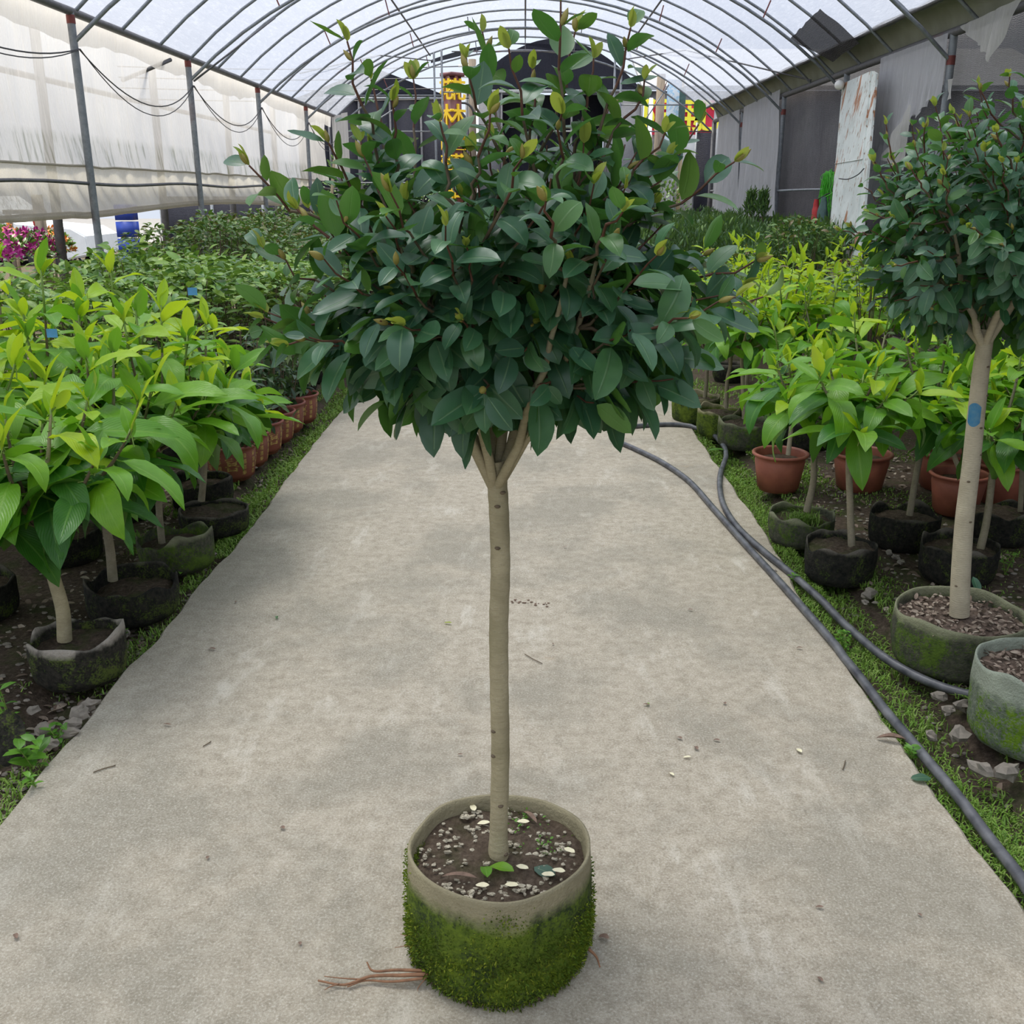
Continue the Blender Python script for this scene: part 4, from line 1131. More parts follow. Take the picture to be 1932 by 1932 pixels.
# moss crumbs hanging at the foot and loose roots
for q in range(14):
    a = rr.uniform(-2.6, -.5); m_ = MB(); c_ = A(.165 * math.cos(a), .165 * math.sin(a), .006)
    m_.ellipsoid(c_, (rr.uniform(.006, .014), rr.uniform(.006, .012), rr.uniform(.005, .012)), 8, 5)
    m_.V[0] += np.array([[.003 * nz(v, 200, q)] * 3 for v in m_.V[0]]); m_.build('moss_crumb', MAT['soil_pot'], main_tree)
def root_path(px, sd, z=.008):
    P = [at_z(x, y, z + dz) - base for x, y, dz in px]; P[-1][2] = max(.004, P[-1][2]); return smooth_path(P, 5)
for pts, r in (([(808, 1838, .02), (760, 1840, .012), (700, 1842, .008), (650, 1858, .0), (600, 1850, 0)], .0042), ([(806, 1832, .02), (750, 1830, .014), (705, 1832, .01), (692, 1815, .02)], .0036),
               ([(805, 1845, .015), (740, 1852, .004), (690, 1850, .002), (655, 1862, 0)], .003), ([(690, 1848, .004), (650, 1846, .002), (612, 1842, .0)], .0018), ([(640, 1856, .002), (622, 1862, 0), (612, 1868, 0)], .0015),
               ([(795, 1795, .03), (770, 1785, .03), (745, 1788, .02)], .0013), ([(800, 1800, .035), (775, 1770, .05), (755, 1762, .04)], .0012), ([(1110, 1790, .02), (1125, 1805, .01), (1132, 1825, .0)], .0035), ([(808, 1840, .02), (790, 1862, .0), (788, 1870, 0)], .0013)):
    P = root_path(pts, 1)
    MB().tube(P, np.linspace(r, r * .45, len(P)), 6).build('root', MAT['root'], main_tree)
# gravel, weeds and litter on the soil of the main bag
b = MB()
for q in range(520):
    a = rr.uniform(0, 6.28); r_ = .16 * math.sqrt(rr.random())
    x, y = r_ * math.cos(a), r_ * math.sin(a)
    if nz(A(x, y, 0), 14, 4) < .02 and rr.random() < .75: continue
    s_ = rr.uniform(.002, .0065)
    b.ellipsoid((x, y, .219 + .006 * rr.random()), (s_ * rr.uniform(.8, 1.6), s_ * rr.uniform(.6, 1), s_ * .6), 5, 3); b.V[-1] = b.V[-1] + np.array([[rr.uniform(-.28, .28) * s_ for _ in range(3)] for _ in b.V[-1]])
b.build('gravel', MAT['pebble'], main_tree, smooth=False, kind='stuff')
b = MB()
for q in range(60):
    cx, cy = (.10, .02) if q % 2 else (.06, .10); x, y = cx + rr.gauss(0, .022), cy + rr.gauss(0, .022); R = leaf_frame(rr, [rr.gauss(0, 1), rr.gauss(0, 1), .6])
    b.add((SHR[0].V * rr.uniform(.006, .012)) @ R.T + A(x, y, .226), SHR[0].Q, uv=SHR[0].UV, rnd=rr.random())
b.build('seedling_growth', MAT['weed'], main_tree, kind='stuff')

def loose_leaf(name, p, L, W, mat, label, cat, rz, droop=.3, fold=.3, group=None, tilt=0.0, cup=0):
    V, Q, UV = leaf_geo(L, W, droop, fold, .03, 7, 4, .6, .7, int(p[0] * 1000) % 97)
    V = V - A(0, L / 2, V[:, 2].min())
    me = make_mesh(name, V, [Q], [MAT[mat]], UV)
    o = link(name, me, None, tuple(p), label=label, category=cat, group=group); o.rotation_euler = (tilt, 0, rz); return o
SZ = .224
for px, py, rz, lab in ((893, 1524, .2, 'cream petal near the back left rim inside the mossy bag'), (912, 1553, 1.6, 'cream petal touching the left side of the trunk base'), (987, 1551, 1.5, 'cream petal just right of the trunk inside the mossy bag'),
                        (1074, 1605, .9, 'cream petal at the right rim inside the mossy bag'), (985, 1637, 1.2, 'cream petal in front right of the trunk on the soil'), (1034, 1650, 1.4, 'left one of two cream petals resting on a grey-green fallen leaf'),
                        (1054, 1643, 1.3, 'right one of two cream petals by the front right rim'), (910, 1671, 1.5, 'cream petal at the front rim left of the curled green leaf'), (965, 1670, 1.4, 'small cream petal at the front rim inside the mossy bag')):
    p = at_z(px, py, SZ + .006); loose_leaf('petal', p, .027, .014, 'petal', lab, 'petal', rz, .15, .1, 'cream petals on the soil of the main pot')
p = at_z(918, 1650, SZ); loose_leaf('fallen_leaf', p + A(0, 0, .002), .05, .026, 'mag_mid', 'curled bright green leaf fallen at the foot of the trunk, left blade', 'leaf', .1, .3, .5, tilt=-.1)
p = at_z(946, 1646, SZ); loose_leaf('fallen_leaf', p + A(0, 0, .004), .055, .028, 'mag_mid', 'bright green leaf fallen at the foot of the trunk, right blade', 'leaf', 1.1, .3, .3)
p = at_z(1027, 1646, SZ - .003); loose_leaf('fallen_leaf', p, .05, .035, 'tree_leaf', 'grey-green fallen leaf under two petals in the mossy bag', 'leaf', 1.0, .1, .1)
p = at_z(866, 1660, SZ); loose_leaf('dry_leaf', p, .075, .016, 'dry_leaf', 'curled brown dry leaf by the front left rim of the mossy bag', 'leaf', 1.35, .3, .8)
p = at_z(1000, 1545, SZ); loose_leaf('dry_leaf', p, .06, .016, 'dry_leaf', 'curled brown dry leaf behind the petal right of the trunk', 'leaf', .5, .3, .8)

# right hand tree
Y2 = 3.0
bp = at_Y(1806, 1200, Y2); base2 = A(bp[0], Y2, 0)
def rel2(px, py, Y=Y2): return at_Y(px, py, Y) - base2
tp2 = [rel2(1810, 1160), rel2(1813, 1080), rel2(1820, 980), rel2(1832, 880), rel2(1842, 780), rel2(1852, 690), rel2(1862, 620)]
tips2_px = [(1905, 145, 3.0), (1650, 305, 3.0), (1672, 235, 3.0), (1745, 240, 3.0), (1800, 215, 2.9), (1588, 435, 3.1), (1640, 400, 2.9), (1850, 170, 2.9), (1720, 320, 2.8), (1780, 330, 2.7), (1880, 250, 2.7), (1690, 500, 2.75), (1830, 430, 2.6)]
tips2 = [rel2(*p) for p in tips2_px]
C2 = at_Y(1905, 420, Y2) - base2
right_tree, TP2 = topiary('potted_tree', 'topiary tree with blue paint mark on its pale trunk, at the right beside the hose', base2, .13, .200, .185, 'bag_moss2', tp2, .028, C2,
                      (.46, .42, .42, .40), tips2, 215, .066, 2, 'trunk_pale', 'soil_mulch', .035, 1.15)
# blue paint on the trunk
i = int(np.argmin([abs((p + base2 - at_Y(1847, 777, Y2))[2]) for p in TP2])); cpt = TP2[i]; dirv = unit(TP2[i + 1] - TP2[i - 1])
tw_ = unit(CAM - (base2 + cpt)); tw_ = unit(tw_ - dirv * tw_.dot(dirv)); sd_ = np.cross(dirv, tw_)
b = MB()
def bp_(u, v):
    a = (u - .5) * 1.5 + .25; e = (v - .5) * .075 * (1 - (2 * u - 1) ** 2 * .35)
    return cpt + dirv * e + (tw_ * math.cos(a) + sd_ * -math.sin(a)) * .0267
b.grid(bp_, 10, 6); b.build('paint_mark', MAT['paint_blue'], [o for o in right_tree.children if o.name.startswith('trunk')][0])
# mulch flakes on its soil
b = MB()
for q in range(420):
    a = rr.uniform(0, 6.28); r_ = .185 * math.sqrt(rr.random()); R = leaf_frame(rr, [rr.gauss(0, 1), rr.gauss(0, 1), rr.gauss(0, .3)], A(0, 0, 1), .5)
    b.add((SHR[q % 3].V * rr.uniform(.012, .030)) @ R.T + A(r_ * math.cos(a), r_ * math.sin(a), .157 + .008 * rr.random() + (.03 * max(0, r_ * math.cos(a - .9) - .05))), SHR[0].Q, uv=SHR[0].UV, rnd=rr.random())
MAT['mulch'] = leaf_mat('leaf_mulch', [(.12, .08, .055), (.22, .16, .12), (.34, .27, .20), (.42, .36, .28)], (.3, .24, .18), (.2, .16, .12), .8, .05)
b.build('leaf_mulch', MAT['mulch'], right_tree, kind='stuff')
p = at_z(1840, 1103, .17); loose_leaf('fallen_leaf', p, .06, .035, 'tree_leaf', 'grey-green leaf standing in the mulch behind the blue-marked trunk', 'leaf', .2, .2, .3, tilt=1.0)

# third bag at the right edge
b3 = at_z(1932, 1452, 0); c3 = A(b3[0] + .10, b3[1] + .165, 0)
t = thing('grow_bag_pot', 'grey-green mossy grow bag of dry mulch cut by the right picture edge', 'pot', c3)
grow_bag(t, .175, .235, 'bag_green', 9, .04, .012, n=72, rings=18, soilm='soil_mulch')
b = MB()
for q in range(260):
    a = rr.uniform(0, 6.28); r_ = .16 * math.sqrt(rr.random()); R = leaf_frame(rr, [rr.gauss(0, 1), rr.gauss(0, 1), rr.gauss(0, .3)], A(0, 0, 1), .5)
    b.add((SHR[q % 3].V * rr.uniform(.012, .030)) @ R.T + A(r_ * math.cos(a), r_ * math.sin(a), .203 + .01 * rr.random()), SHR[0].Q, uv=SHR[0].UV, rnd=rr.random())
b.build('leaf_mulch', MAT['mulch'], t, kind='stuff')
MB().tube([(.03, .02, .19), (.05, .02, .7), (.10, .04, 1.15)], [.022, .019, .016], 12).build('trunk', MAT['trunk_pale'], t)

# ================================================================== BROAD-LEAVED PLANTS
def magnolia(loc, label, H, rad, nleaf, seed, container=None, stem_pts=None, stem_r=.013, bag=None, pot=None, zlow=.45, mix=(.34, .40), leafL=(.15, .23), group=None, parts=True, stem_mat='trunk_grey', name='potted_plant', rows=None, cat='potted plant', tilt=(0, 0), extra=None):
    rr = random.Random(seed)
    t = thing(name, label, cat, loc, group=group)
    z0 = .1
    if bag:
        grow_bag(t, bag[0], bag[1], bag[2], seed, bag[3] if len(bag) > 3 else .05, bag[4] if len(bag) > 4 else .02, n=56, rings=12, open_fold=bag[5] if len(bag) > 5 else .01, soilm='soil'); z0 = bag[1] - (bag[3] if len(bag) > 3 else .05)
    if pot: plastic_pot(t, pot[0], pot[1], pot[2], fill=.78); z0 = pot[1] * .78
    zl = zlow * H
    if stem_pts is None: stem_pts = [(0, 0, z0 - .03), (rr.gauss(0, .02), rr.gauss(0, .02), z0 + (zl - z0) * .5), (rr.gauss(0, .02) + tilt[0], rr.gauss(0, .02) + tilt[1], zl)]
    SP = smooth_path(stem_pts, 6)
    MB().tube(SP, np.linspace(stem_r * 1.15, stem_r * .85, len(SP)), 10, False).build('trunk', MAT[stem_mat], t)
    top = SP[-1]
    ns = max(4, nleaf // 9); leaves = []
    for q in range(ns):
        a = q * 2.4 + rr.uniform(-.4, .4); rf = math.sqrt((q + .5) / ns); e = A(top[0] * .6 + rad * .62 * rf * math.cos(a), top[1] * .6 + rad * .62 * rf * math.sin(a), H * rr.uniform(.80, .97) - (H - zl) * .50 * rf ** 2 - .03)
        P = bez(top - A(0, 0, .02), top * .5 + e * .5 + A(e[0] * .25, e[1] * .25, -.05), e, 8)
        MB().tube(P, np.linspace(stem_r * .6, .0035, 8), 6, False).build('branch', MAT['twig'] if rr.random() < .4 else MAT[stem_mat], t)
        k = max(4, round(nleaf / ns)); phi = rr.random() * 6.28
        seg = np.linalg.norm(np.diff(P, axis=0), axis=1); S = np.concatenate([[0], np.cumsum(seg)]); tot = S[-1]
        for li in range(k):
            f = (li + .5) / k
            s = tot * (.28 + .72 * f); p = np.array([np.interp(s, S, P[:, c]) for c in range(3)])
            phi += 2.4 + rr.uniform(-.35, .35)
            out = A(math.cos(phi), math.sin(phi), 0); oc = A(p[0], p[1], 0) / (rad * .7 + 1e-6)
            zrel = (p[2] - zl) / (H - zl + 1e-6)
            el = -.50 + 1.15 * f * (.5 + .6 * zrel) + rr.gauss(0, .18)
            if li == k - 1: el = rr.uniform(.7, 1.4)
            d = A(out[0] + oc[0] * .7, out[1] + oc[1] * .7, 0); d = unit(d) * math.cos(el) + A(0, 0, math.sin(el))
            L = rr.uniform(*leafL) * (1.0 if f < .75 else .72) * (1.12 if zrel < .4 else 1)
            if li == k - 1: L *= .55
            up = A(0, 0, 1) * .8 + oc * .3
            x = f * .55 + zrel * .55 + rr.uniform(-.25, .25)
            mk = 'mag_lime' if x > 1 - mix[0] else ('mag_mid' if x > 1 - mix[0] - mix[1] else 'mag_dark')
            T = MAG[rr.choice([0, 0, 1, 1, 2, 3] if f < .8 else [2, 4, 0, 2])]
            leaves.append((T, p + unit(d) * .012, leaf_frame(rr, d, up, .22), L, mk))
        for w in range(2):     # erect young leaves closing the tip
            a = phi + 2.1 * w; d = A(math.cos(a) * .45, math.sin(a) * .45, 1)
            leaves.append((MAG[2 if w else 4], P[-1] - A(0, 0, .01 + .02 * w), leaf_frame(rr, d, A(-d[0], -d[1], .6), .2), rr.uniform(*leafL) * rr.uniform(.38, .62), 'mag_lime' if rr.random() < .3 + mix[0] else 'mag_mid'))
        MB().tube(P[-3:] + A(0, 0, .0005), [.0048, .0043, .0038], 6).build('green_shoot', MAT['twig_green'], t)
    # petioles
    b = MB()
    for T, p, R, s, mk in leaves: b.tube([p - R[:, 1] * .028, p, p + R[:, 1] * .01], .0022, 4, False)
    b.build('petioles', MAT['twig_green'], t, kind='stuff')
    emit_leaves(t, leaves, 300 if parts else 0)
    return t

def gz(px, py, r):      # centre of a pot from the pixel of its front foot
    p = at_z(px, py, 0); return A(p[0], p[1] + r, -.01)

# ---- left front, bags by the path
L1 = gz(118, 1306, .145); L2 = gz(225, 1186, .16); L3 = gz(312, 1088, .16); L4 = gz(388, 1016, .145)
def sp(L, pts, soilz):
    Y = L[1]; return [(*(at_Y(px, py, Y) - L)[:2], (at_Y(px, py, Y) - L)[2]) for px, py in pts]
magnolia(L1, 'broad-leaved plant with bent bare stem in pale-rimmed bag, front left by the path', 1.04, .50, 96, 11, bag=(.145, .155, 'bag_pale', .055, .03, .02), stem_pts=sp(L1, [(122, 1208), (118, 1150), (100, 1085), (84, 1030), (70, 980)], .1), stem_r=.0205, zlow=.64, mix=(.32, .38), leafL=(.20, .29), stem_mat='trunk')
magnolia(L2, 'broad-leaved plant in low blackened bag, second from the front along the left path edge', 1.15, .50, 100, 12, bag=(.16, .135, 'bag_dark', .05, .025, .03), stem_pts=sp(L2, [(213, 1095), (208, 1040), (200, 980), (205, 930)], .1), stem_r=.016, zlow=.48, mix=(.32, .38), leafL=(.20, .29))
magnolia(L3, 'broad-leaved plant in mossy bag with torn peak, third along the left path edge', 1.24, .48, 90, 13, bag=(.15, .14, 'bag_moss2', .05, .03, .06), stem_pts=sp(L3, [(306, 1030), (300, 960), (297, 880), (300, 840)], .1), stem_r=.013, zlow=.40, leafL=(.19, .28))
magnolia(L4, 'broad-leaved plant in squat mossy bag just before the red pots, left of the path', 1.12, .46, 85, 14, bag=(.15, .11, 'bag_dark', .02, .01, .0), stem_pts=sp(L4, [(380, 945), (384, 900), (386, 860), (380, 800)], .1), stem_r=.014, zlow=.42, leafL=(.18, .27), mix=(.30, .40))
others = [(-2.05, 2.75, 1.34, 'broad-leaved plant at the left picture edge behind the bent-stem plant'), (-2.05, 3.35, 1.40, 'tall lime-tipped plant in the second row at the left picture edge'), (-1.98, 3.95, 1.38, 'broad-leaved plant in the second row on the left, behind the low blackened bag'),
          (-1.95, 4.55, 1.30, 'broad-leaved plant in the second row on the left, behind the squat mossy bag'), (-2.6, 4.1, 1.38, 'broad-leaved plant in the third row at the left picture edge'), (-2.55, 4.75, 1.30, 'broad-leaved plant in the third row on the left, before the dark shrubs'),
          (-1.62, 4.72, 1.02, 'small broad-leaved plant leaning over the nearest red pot'), (-3.1, 5.2, 1.22, 'broad-leaved plant in the back row at the left edge below the side film')]
for k_, (x, y, H, lab) in enumerate(others):
    magnolia((x, y, -.01), lab, H, .48, 84 if k_ != 6 else 40, 30 + k_, bag=(.15, .14, 'bag_dark', .04), zlow=.42, leafL=(.19, .28), mix=(.42, .36) if k_ != 6 else (.3, .4), stem_r=.013)
# pale blue tags tied among the left leaves
for k_, (px, py, Y, lab) in enumerate(((363, 550, 3.7, 'small pale blue label among lime leaves at the top of the left bed'), (98, 629, 3.2, 'small pale blue tag half hidden by drooping leaves at far left'))):
    p = at_Y(px, py, Y); MB().grid(lambda u, v: ((u - .5) * .035, .006 * math.sin(u * 3), (v - .5) * .028), 4, 3).build('plant_tag', MAT['bluetag'], None, loc=tuple(p), label=lab, category='label')

# ---- red pots with gold print in a row
def arc_print(r, z0, z1, par, cols='福禄寿喜', taper=0):
    b = MB()
    tmpl = {}
    for ci, ch in enumerate(cols):
        me = text_mesh(ch, 1.0); V = np.array([v.co[:] for v in me.vertices]); T = []; Q = []
        for p in me.polygons:
            vv = list(p.vertices)
            if len(vv) == 3: T.append(vv)
            elif len(vv) == 4: Q.append(vv)
            else: T += [[vv[0], vv[i], vv[i + 1]] for i in range(1, len(vv) - 1)]
        tmpl[ch] = (V, Q, T); bpy.data.meshes.remove(me)
    n = 12; hgt = z1 - z0
    for q in range(n):
        a0 = q / n * 2 * math.pi
        if q % 3 == 0: items = [(cols[(q // 3) % len(cols)], .62, .5)]
        else: items = [(cols[(q + w) % len(cols)], .22, (w + .5) / 4) for w in range(4)]
        for ch, s_, f in items:
            V, Q, T = tmpl[ch]; s = s_ * hgt
            z = z0 + hgt * f + V[:, 1] * s; rr_ = r(z) + .0012; aa = a0 + V[:, 0] * s / rr_
            b.add(np.stack([rr_ * np.cos(aa), rr_ * np.sin(aa), z], 1), Q, T)
    return b
RP = [(-1.615, 5.22), (-1.612, 5.50), (-1.600, 5.78), (-1.590, 6.06), (-1.585, 6.33), (-1.555, 6.62)]
rl_ = ['nearest red-brown pot with gold characters, left of the path', 'second nearest gold-printed red-brown pot, left of the path', 'third gold-printed red-brown pot from the front of the row', 'fourth gold-printed red-brown pot from the front of the row',
       'second farthest gold-printed red-brown pot of the row', 'farthest gold-printed red-brown pot, set apart at the end of the row']
R_, h_ = .138, .20
rprof = lambda z: R_ * (.80 + .17 * np.clip(z / .12, 0, 1) ** .6)
pm = None
def lathe_pot(par):
    b = MB(); prof = [(.001, 0), (R_ * .70, 0), (R_ * .74, .006), (R_ * .73, .014)] + [(rprof(z) - .0 * z, z) for z in np.linspace(.022, .165, 9)] + [(R_ * .985, .178), (R_ * 1.04, .184), (R_ * 1.075, .192), (R_ * 1.06, .2), (R_ * .99, .2), (R_ * .95, .19), (R_ * .90, .12)]
    b.lathe(prof, 44); return b.mesh('pot', [MAT['red_pot']])
pmesh = lathe_pot(None); prm = arc_print(rprof, .035, .165, None).mesh('gold_print', [MAT['gold']])
for k_, (x, y) in enumerate(RP):
    t = thing('potted_shrub', 'thin-leaved shrub in the ' + rl_[k_], 'potted plant', (x, y, -.01)); rr = random.Random(60 + k_)
    po = link('pot', pmesh, t); pr = link('gold_print', prm, po); pr.rotation_euler = (0, 0, rr.random())
    s = MB(); s.grid(lambda u, v: (u * R_ * .92 * math.cos(v * 6.2832), u * R_ * .92 * math.sin(v * 6.2832), .135 + .005 * nz(A(u, v, 0), 9)), 5, 24); s.build('soil', MAT['soil'], t)
    leaves = []
    for q in range(7):
        a = rr.uniform(0, 6.28); r1 = rr.uniform(.02, .09); H = rr.uniform(.45, .80)
        P = smooth_path([(r1 * math.cos(a) * .6, r1 * math.sin(a) * .6, .12), (r1 * math.cos(a), r1 * math.sin(a), H * .5), (r1 * 2 * math.cos(a) + rr.gauss(0, .04), r1 * 2 * math.sin(a) + rr.gauss(0, .04), H)], 5)
        MB().tube(P, np.linspace(.006, .002, len(P)), 5, False).build('stem', MAT['twig'], t)
        for li in range(26):
            f = rr.uniform(.12, 1) ** .8; p = P[int(f * (len(P) - 1))] + np.array([rr.gauss(0, .05) for _ in range(3)]) * (.4 + f); d = unit([rr.gauss(0, 1), rr.gauss(0, 1), rr.gauss(.0, .7)])
            big = rr.random() < .3
            leaves.append((THIN[li % 2] if not big else SHR[1], p, leaf_frame(rr, d, A(0, 0, 1), .4), rr.uniform(.06, .12) if not big else .07, 'thin_leaf' if rr.random() < .75 else 'shrub_leaf'))
    emit_leaves(t, leaves, 60)

# ---- low shrub field on the left (templates shared, one thing per shrub)
def shrub_template(seed, H, rad, n, mk, L=.065, zf=.35, tipk=None):
    rr = random.Random(seed); b = MB(); keys = ['shrub_leaf', 'shrub_leaf_light', 'shrub_leaf_red', 'hedge_leaf']
    for q in range(n):
        a = rr.uniform(0, 6.28); r = rad * math.sqrt(rr.random()); zt = H - .28 * (r / rad) ** 2.2 * H * .5
        z = zt - abs(rr.gauss(0, .10)) if rr.random() < .72 else rr.uniform(zf * H, zt)
        p = A(r * math.cos(a), r * math.sin(a), z + .03 * math.sin(a * 3 + r * 20)); d = unit([math.cos(a) * (.3 + r / rad) + rr.gauss(0, .7), math.sin(a) * (.3 + r / rad) + rr.gauss(0, .7), rr.gauss(.12, .3)])
        key = mk if rr.random() < .8 else 'shrub_leaf'
        if tipk and z > zt - .05 and rr.random() < .35: key = tipk
        T = SHR[q % 3]; b.add((T.V * L * rr.uniform(.7, 1.25)) @ leaf_frame(rr, d, A(0, 0, 1), .25).T + p, T.Q, uv=T.UV, rnd=rr.random(), m=keys.index(key))
    s = MB()
    for q in range(9):
        a = rr.uniform(0, 6.28); r = rad * rr.uniform(.2, .8)
        s.tube([(0, 0, .12), (r * .35 * math.cos(a), r * .35 * math.sin(a), H * .45), (r * math.cos(a), r * math.sin(a), H * .9)], [.008, .005, .003], 5, False)
    return b.mesh('foliage', [MAT[k] for k in keys]), s.mesh('stem', [MAT['twig']])
bagbox = MB(); bagbox.lathe([(.12, 0), (.145, .06), (.14, .15), (.13, .155), (.12, .12), (.001, .12)], 20); bagm_ = bagbox.mesh('grow_bag', [MAT['bag_dark']])
front = [shrub_template(100 + i, .98 + .04 * i, .33, 300, 'shrub_leaf_light', .088, .3, 'shrub_leaf_light') for i in range(4)]
back = [shrub_template(120 + i, 1.10 + .05 * i, .34, 400, 'shrub_leaf', .072, .3, 'shrub_leaf_red') for i in range(4)]
ORD = ['first', 'second', 'third', 'fourth', 'fifth', 'sixth', 'seventh', 'eighth', 'ninth', 'tenth', 'eleventh', 'twelfth', 'thirteenth', 'fourteenth']
rr = random.Random(9)
def put_shrub(x, y, tm, label, group, s=1.0, cat='shrub', name='shrub'):
    t = thing(name, label, cat, (x, y, -.01), rr.uniform(0, 6.28), group)
    link('foliage', tm[0], t, kind='stuff'); link('stem', tm[1], t); link('grow_bag', bagm_, t); t.scale = (s, s, s * rr.uniform(.95, 1.05))
    return t
def inside(x, y, xmin): return x > xmin
y = 5.6; ri = -1
while y < 9.2:
    ri += 1; ci = -1
    x = -2.05 if y < 7 else -1.75
    while x > -3.62:
        ci += 1
        if not (y < 5.9 and x < -2.8): put_shrub(x + rr.uniform(-.07, .07), y + rr.uniform(-.07, .07), front[rr.randrange(4)], 'light green shrub in the left bed, %s row from the front, %s from the path' % (ORD[ri], ORD[ci]), 'light green shrubs in the left bed', rr.uniform(.92, 1.04))
        x -= .50
    y += .50
ri = -1
while y < 14.5:
    ri += 1; ci = -1
    x = -1.8
    while x > -3.62:
        ci += 1
        if abs(x + 3.95) > .12 and x < -1.75: put_shrub(x + rr.uniform(-.07, .07), y + rr.uniform(-.07, .07), back[rr.randrange(4)], 'reddish-tipped shrub in the left bed, %s row of its kind, %s from the path' % (ORD[ri], ORD[ci]), 'dark reddish-tipped shrubs at the back of the left bed', rr.uniform(.95, 1.08))
        x -= .56
    y += .58
while y < 20:
    for x in (-1.8, -2.5, -3.2): put_shrub(x + rr.uniform(-.1, .1), y, back[rr.randrange(4)], 'dark shrub in the distance beside the left side of the path', 'distant shrubs left of the path', .85)
    y += .75

# ---- right side: bags and orange pots
RB = [(1525, 1036, .145, .125, 'bag_moss2', 'broad-leaved plant in squat mossy bag with grass tuft, nearest the hose bend', [(1522, 965), (1535, 905), (1534, 840), (1526, 770)], 1.10, .014),
      (1600, 1108, .14, .155, 'bag_dark', 'broad-leaved plant in dark folded bag in front of the orange pots', [(1607, 1036), (1604, 950), (1602, 860), (1612, 770)], 1.08, .013),
      (1724, 1043, .145, .145, 'bag_dark', 'broad-leaved plant with leaning stem in black bag, left of the blue-marked trunk', [(1716, 972), (1728, 900), (1742, 830), (1752, 770)], 1.10, .013),
      (1832, 1110, .145, .15, 'bag_dark', 'broad-leaved plant in black bag directly behind the blue-marked trunk', [(1850, 1035), (1862, 980), (1872, 900), (1880, 820)], 1.05, .014),
      (1905, 1032, .145, .15, 'bag_dark', 'broad-leaved plant in black bag at the right picture edge behind the mulched bags', [(1925, 965), (1928, 900), (1930, 820), (1935, 760)], 1.10, .010)]
for k_, (px, py, r, h, mk, lab, spx, H, sr) in enumerate(RB):
    L = gz(px, py, r)
    magnolia(L, lab, H, .44, 74, 200 + k_, bag=(r, h, mk, .03, .02, .02), stem_pts=sp(L, spx, .1), stem_r=sr, zlow=.52, leafL=(.16, .25), mix=(.34, .40))
OP = [(1479, 933, .135, 'stem in the orange pot nearest the path', [(1487, 858), (1492, 815), (1496, 770), (1500, 740)], 1.02), (1637, 934, .145, 'stem in the middle orange pot', [(1636, 858), (1636, 820), (1638, 780), (1640, 740)], 1.05),
      (1800, 931, .15, 'stem in the orange pot behind the blue-marked trunk', [(1787, 855), (1788, 800), (1790, 760), (1790, 730)], 1.02), (1822, 978, .13, 'leafy shoots in the orange pot half hidden by the blue-marked trunk', [(1812, 890), (1800, 860), (1795, 840), (1790, 820)], .62), (1902, 955, .12, 'thin stem in the orange pot at the right picture edge', [(1915, 890), (1918, 850), (1920, 800), (1922, 760)], 1.0)]
for k_, (px, py, r, lab, spx, H) in enumerate(OP):
    L = gz(px, py, r)
    magnolia(L, 'pale ' + lab, H,   .38 if H > .8 else .28, 56 if H > .8 else 16, 230 + k_, pot=(r, .205, 'terracotta'), stem_pts=sp(L, spx, .1), stem_r=.011, zlow=.60, leafL=(.15, .23), mix=(.35, .4) if H > .8 else (0.0, .3), stem_mat='trunk_pale')
MB_ = [(1410, 850, .15, .17, 'bag_moss2', 'plant in mossy bag with grey folded rim, behind the hose loop', [(1404, 790), (1402, 740), (1400, 690), (1398, 660)]), (1362, 826, .14, .17, 'bag_moss', 'plant in mossy bag left of the grey-rimmed one, behind the hose loop', [(1370, 770), (1372, 720), (1378, 690), (1380, 650)]),
       (1318, 800, .16, .17, 'bag_moss', 'plant in dark mossy bag farthest along the right path edge', [(1330, 750), (1333, 720), (1334, 690), (1335, 660)]), (1492, 836, .14, .17, 'bag_dark', 'plant in round-shouldered dark bag behind the nearest orange pot', [(1490, 770), (1492, 730), (1495, 700), (1498, 660)]), (1535, 852, .15, .17, 'bag_dark', 'plant in dark bag seen between the first two orange pots', [(1540, 780), (1540, 740), (1545, 700), (1548, 660)])]
for k_, (px, py, r, h, mk, lab, spx) in enumerate(MB_):
    L = gz(px, py, r)
    magnolia(L, 'leafy ' + lab, 1.15, .40, 56, 260 + k_, bag=(r, h, mk, .03, .02, .03), stem_pts=sp(L, spx, .1), stem_r=.012, zlow=.55, leafL=(.15, .22), mix=(.45, .36))
rr = random.Random(44); k_ = 0; ri = -1
y = 5.1
while y < 10.6:
    ri += 1; ci = -1
    x = 1.72 if y > 6.3 else 2.5
    while x < 3.7:
        ci += 1
        if not (y < 5.6 and x > 3.4):
            small = (rr.random() < .22 and y > 5.5)
            if small:
                put_shrub(x, y, back[rr.randrange(4)], 'dark shrub of the right bed, %s row from the front, %s from its path side' % (ORD[ri], ORD[ci]), 'dark shrubs among the lime plants', rr.uniform(.92, 1.0))
            else:
                magnolia((x + rr.uniform(-.08, .08), y + rr.uniform(-.08, .08), -.01), 'lime-leaved plant of the right bed, %s row from the front, %s from its path side' % (ORD[ri], ORD[ci]), rr.uniform(1.12, 1.28), .42, 50 if y < 8 else 40, 300 + k_, bag=(.14, .15, 'bag_dark', .04) if y < 6.5 else None, zlow=.5, leafL=(.15, .23), mix=(.68, .22), group='lime-leaved plants in the right bed')
        k_ += 1; x += .50
    y += .62
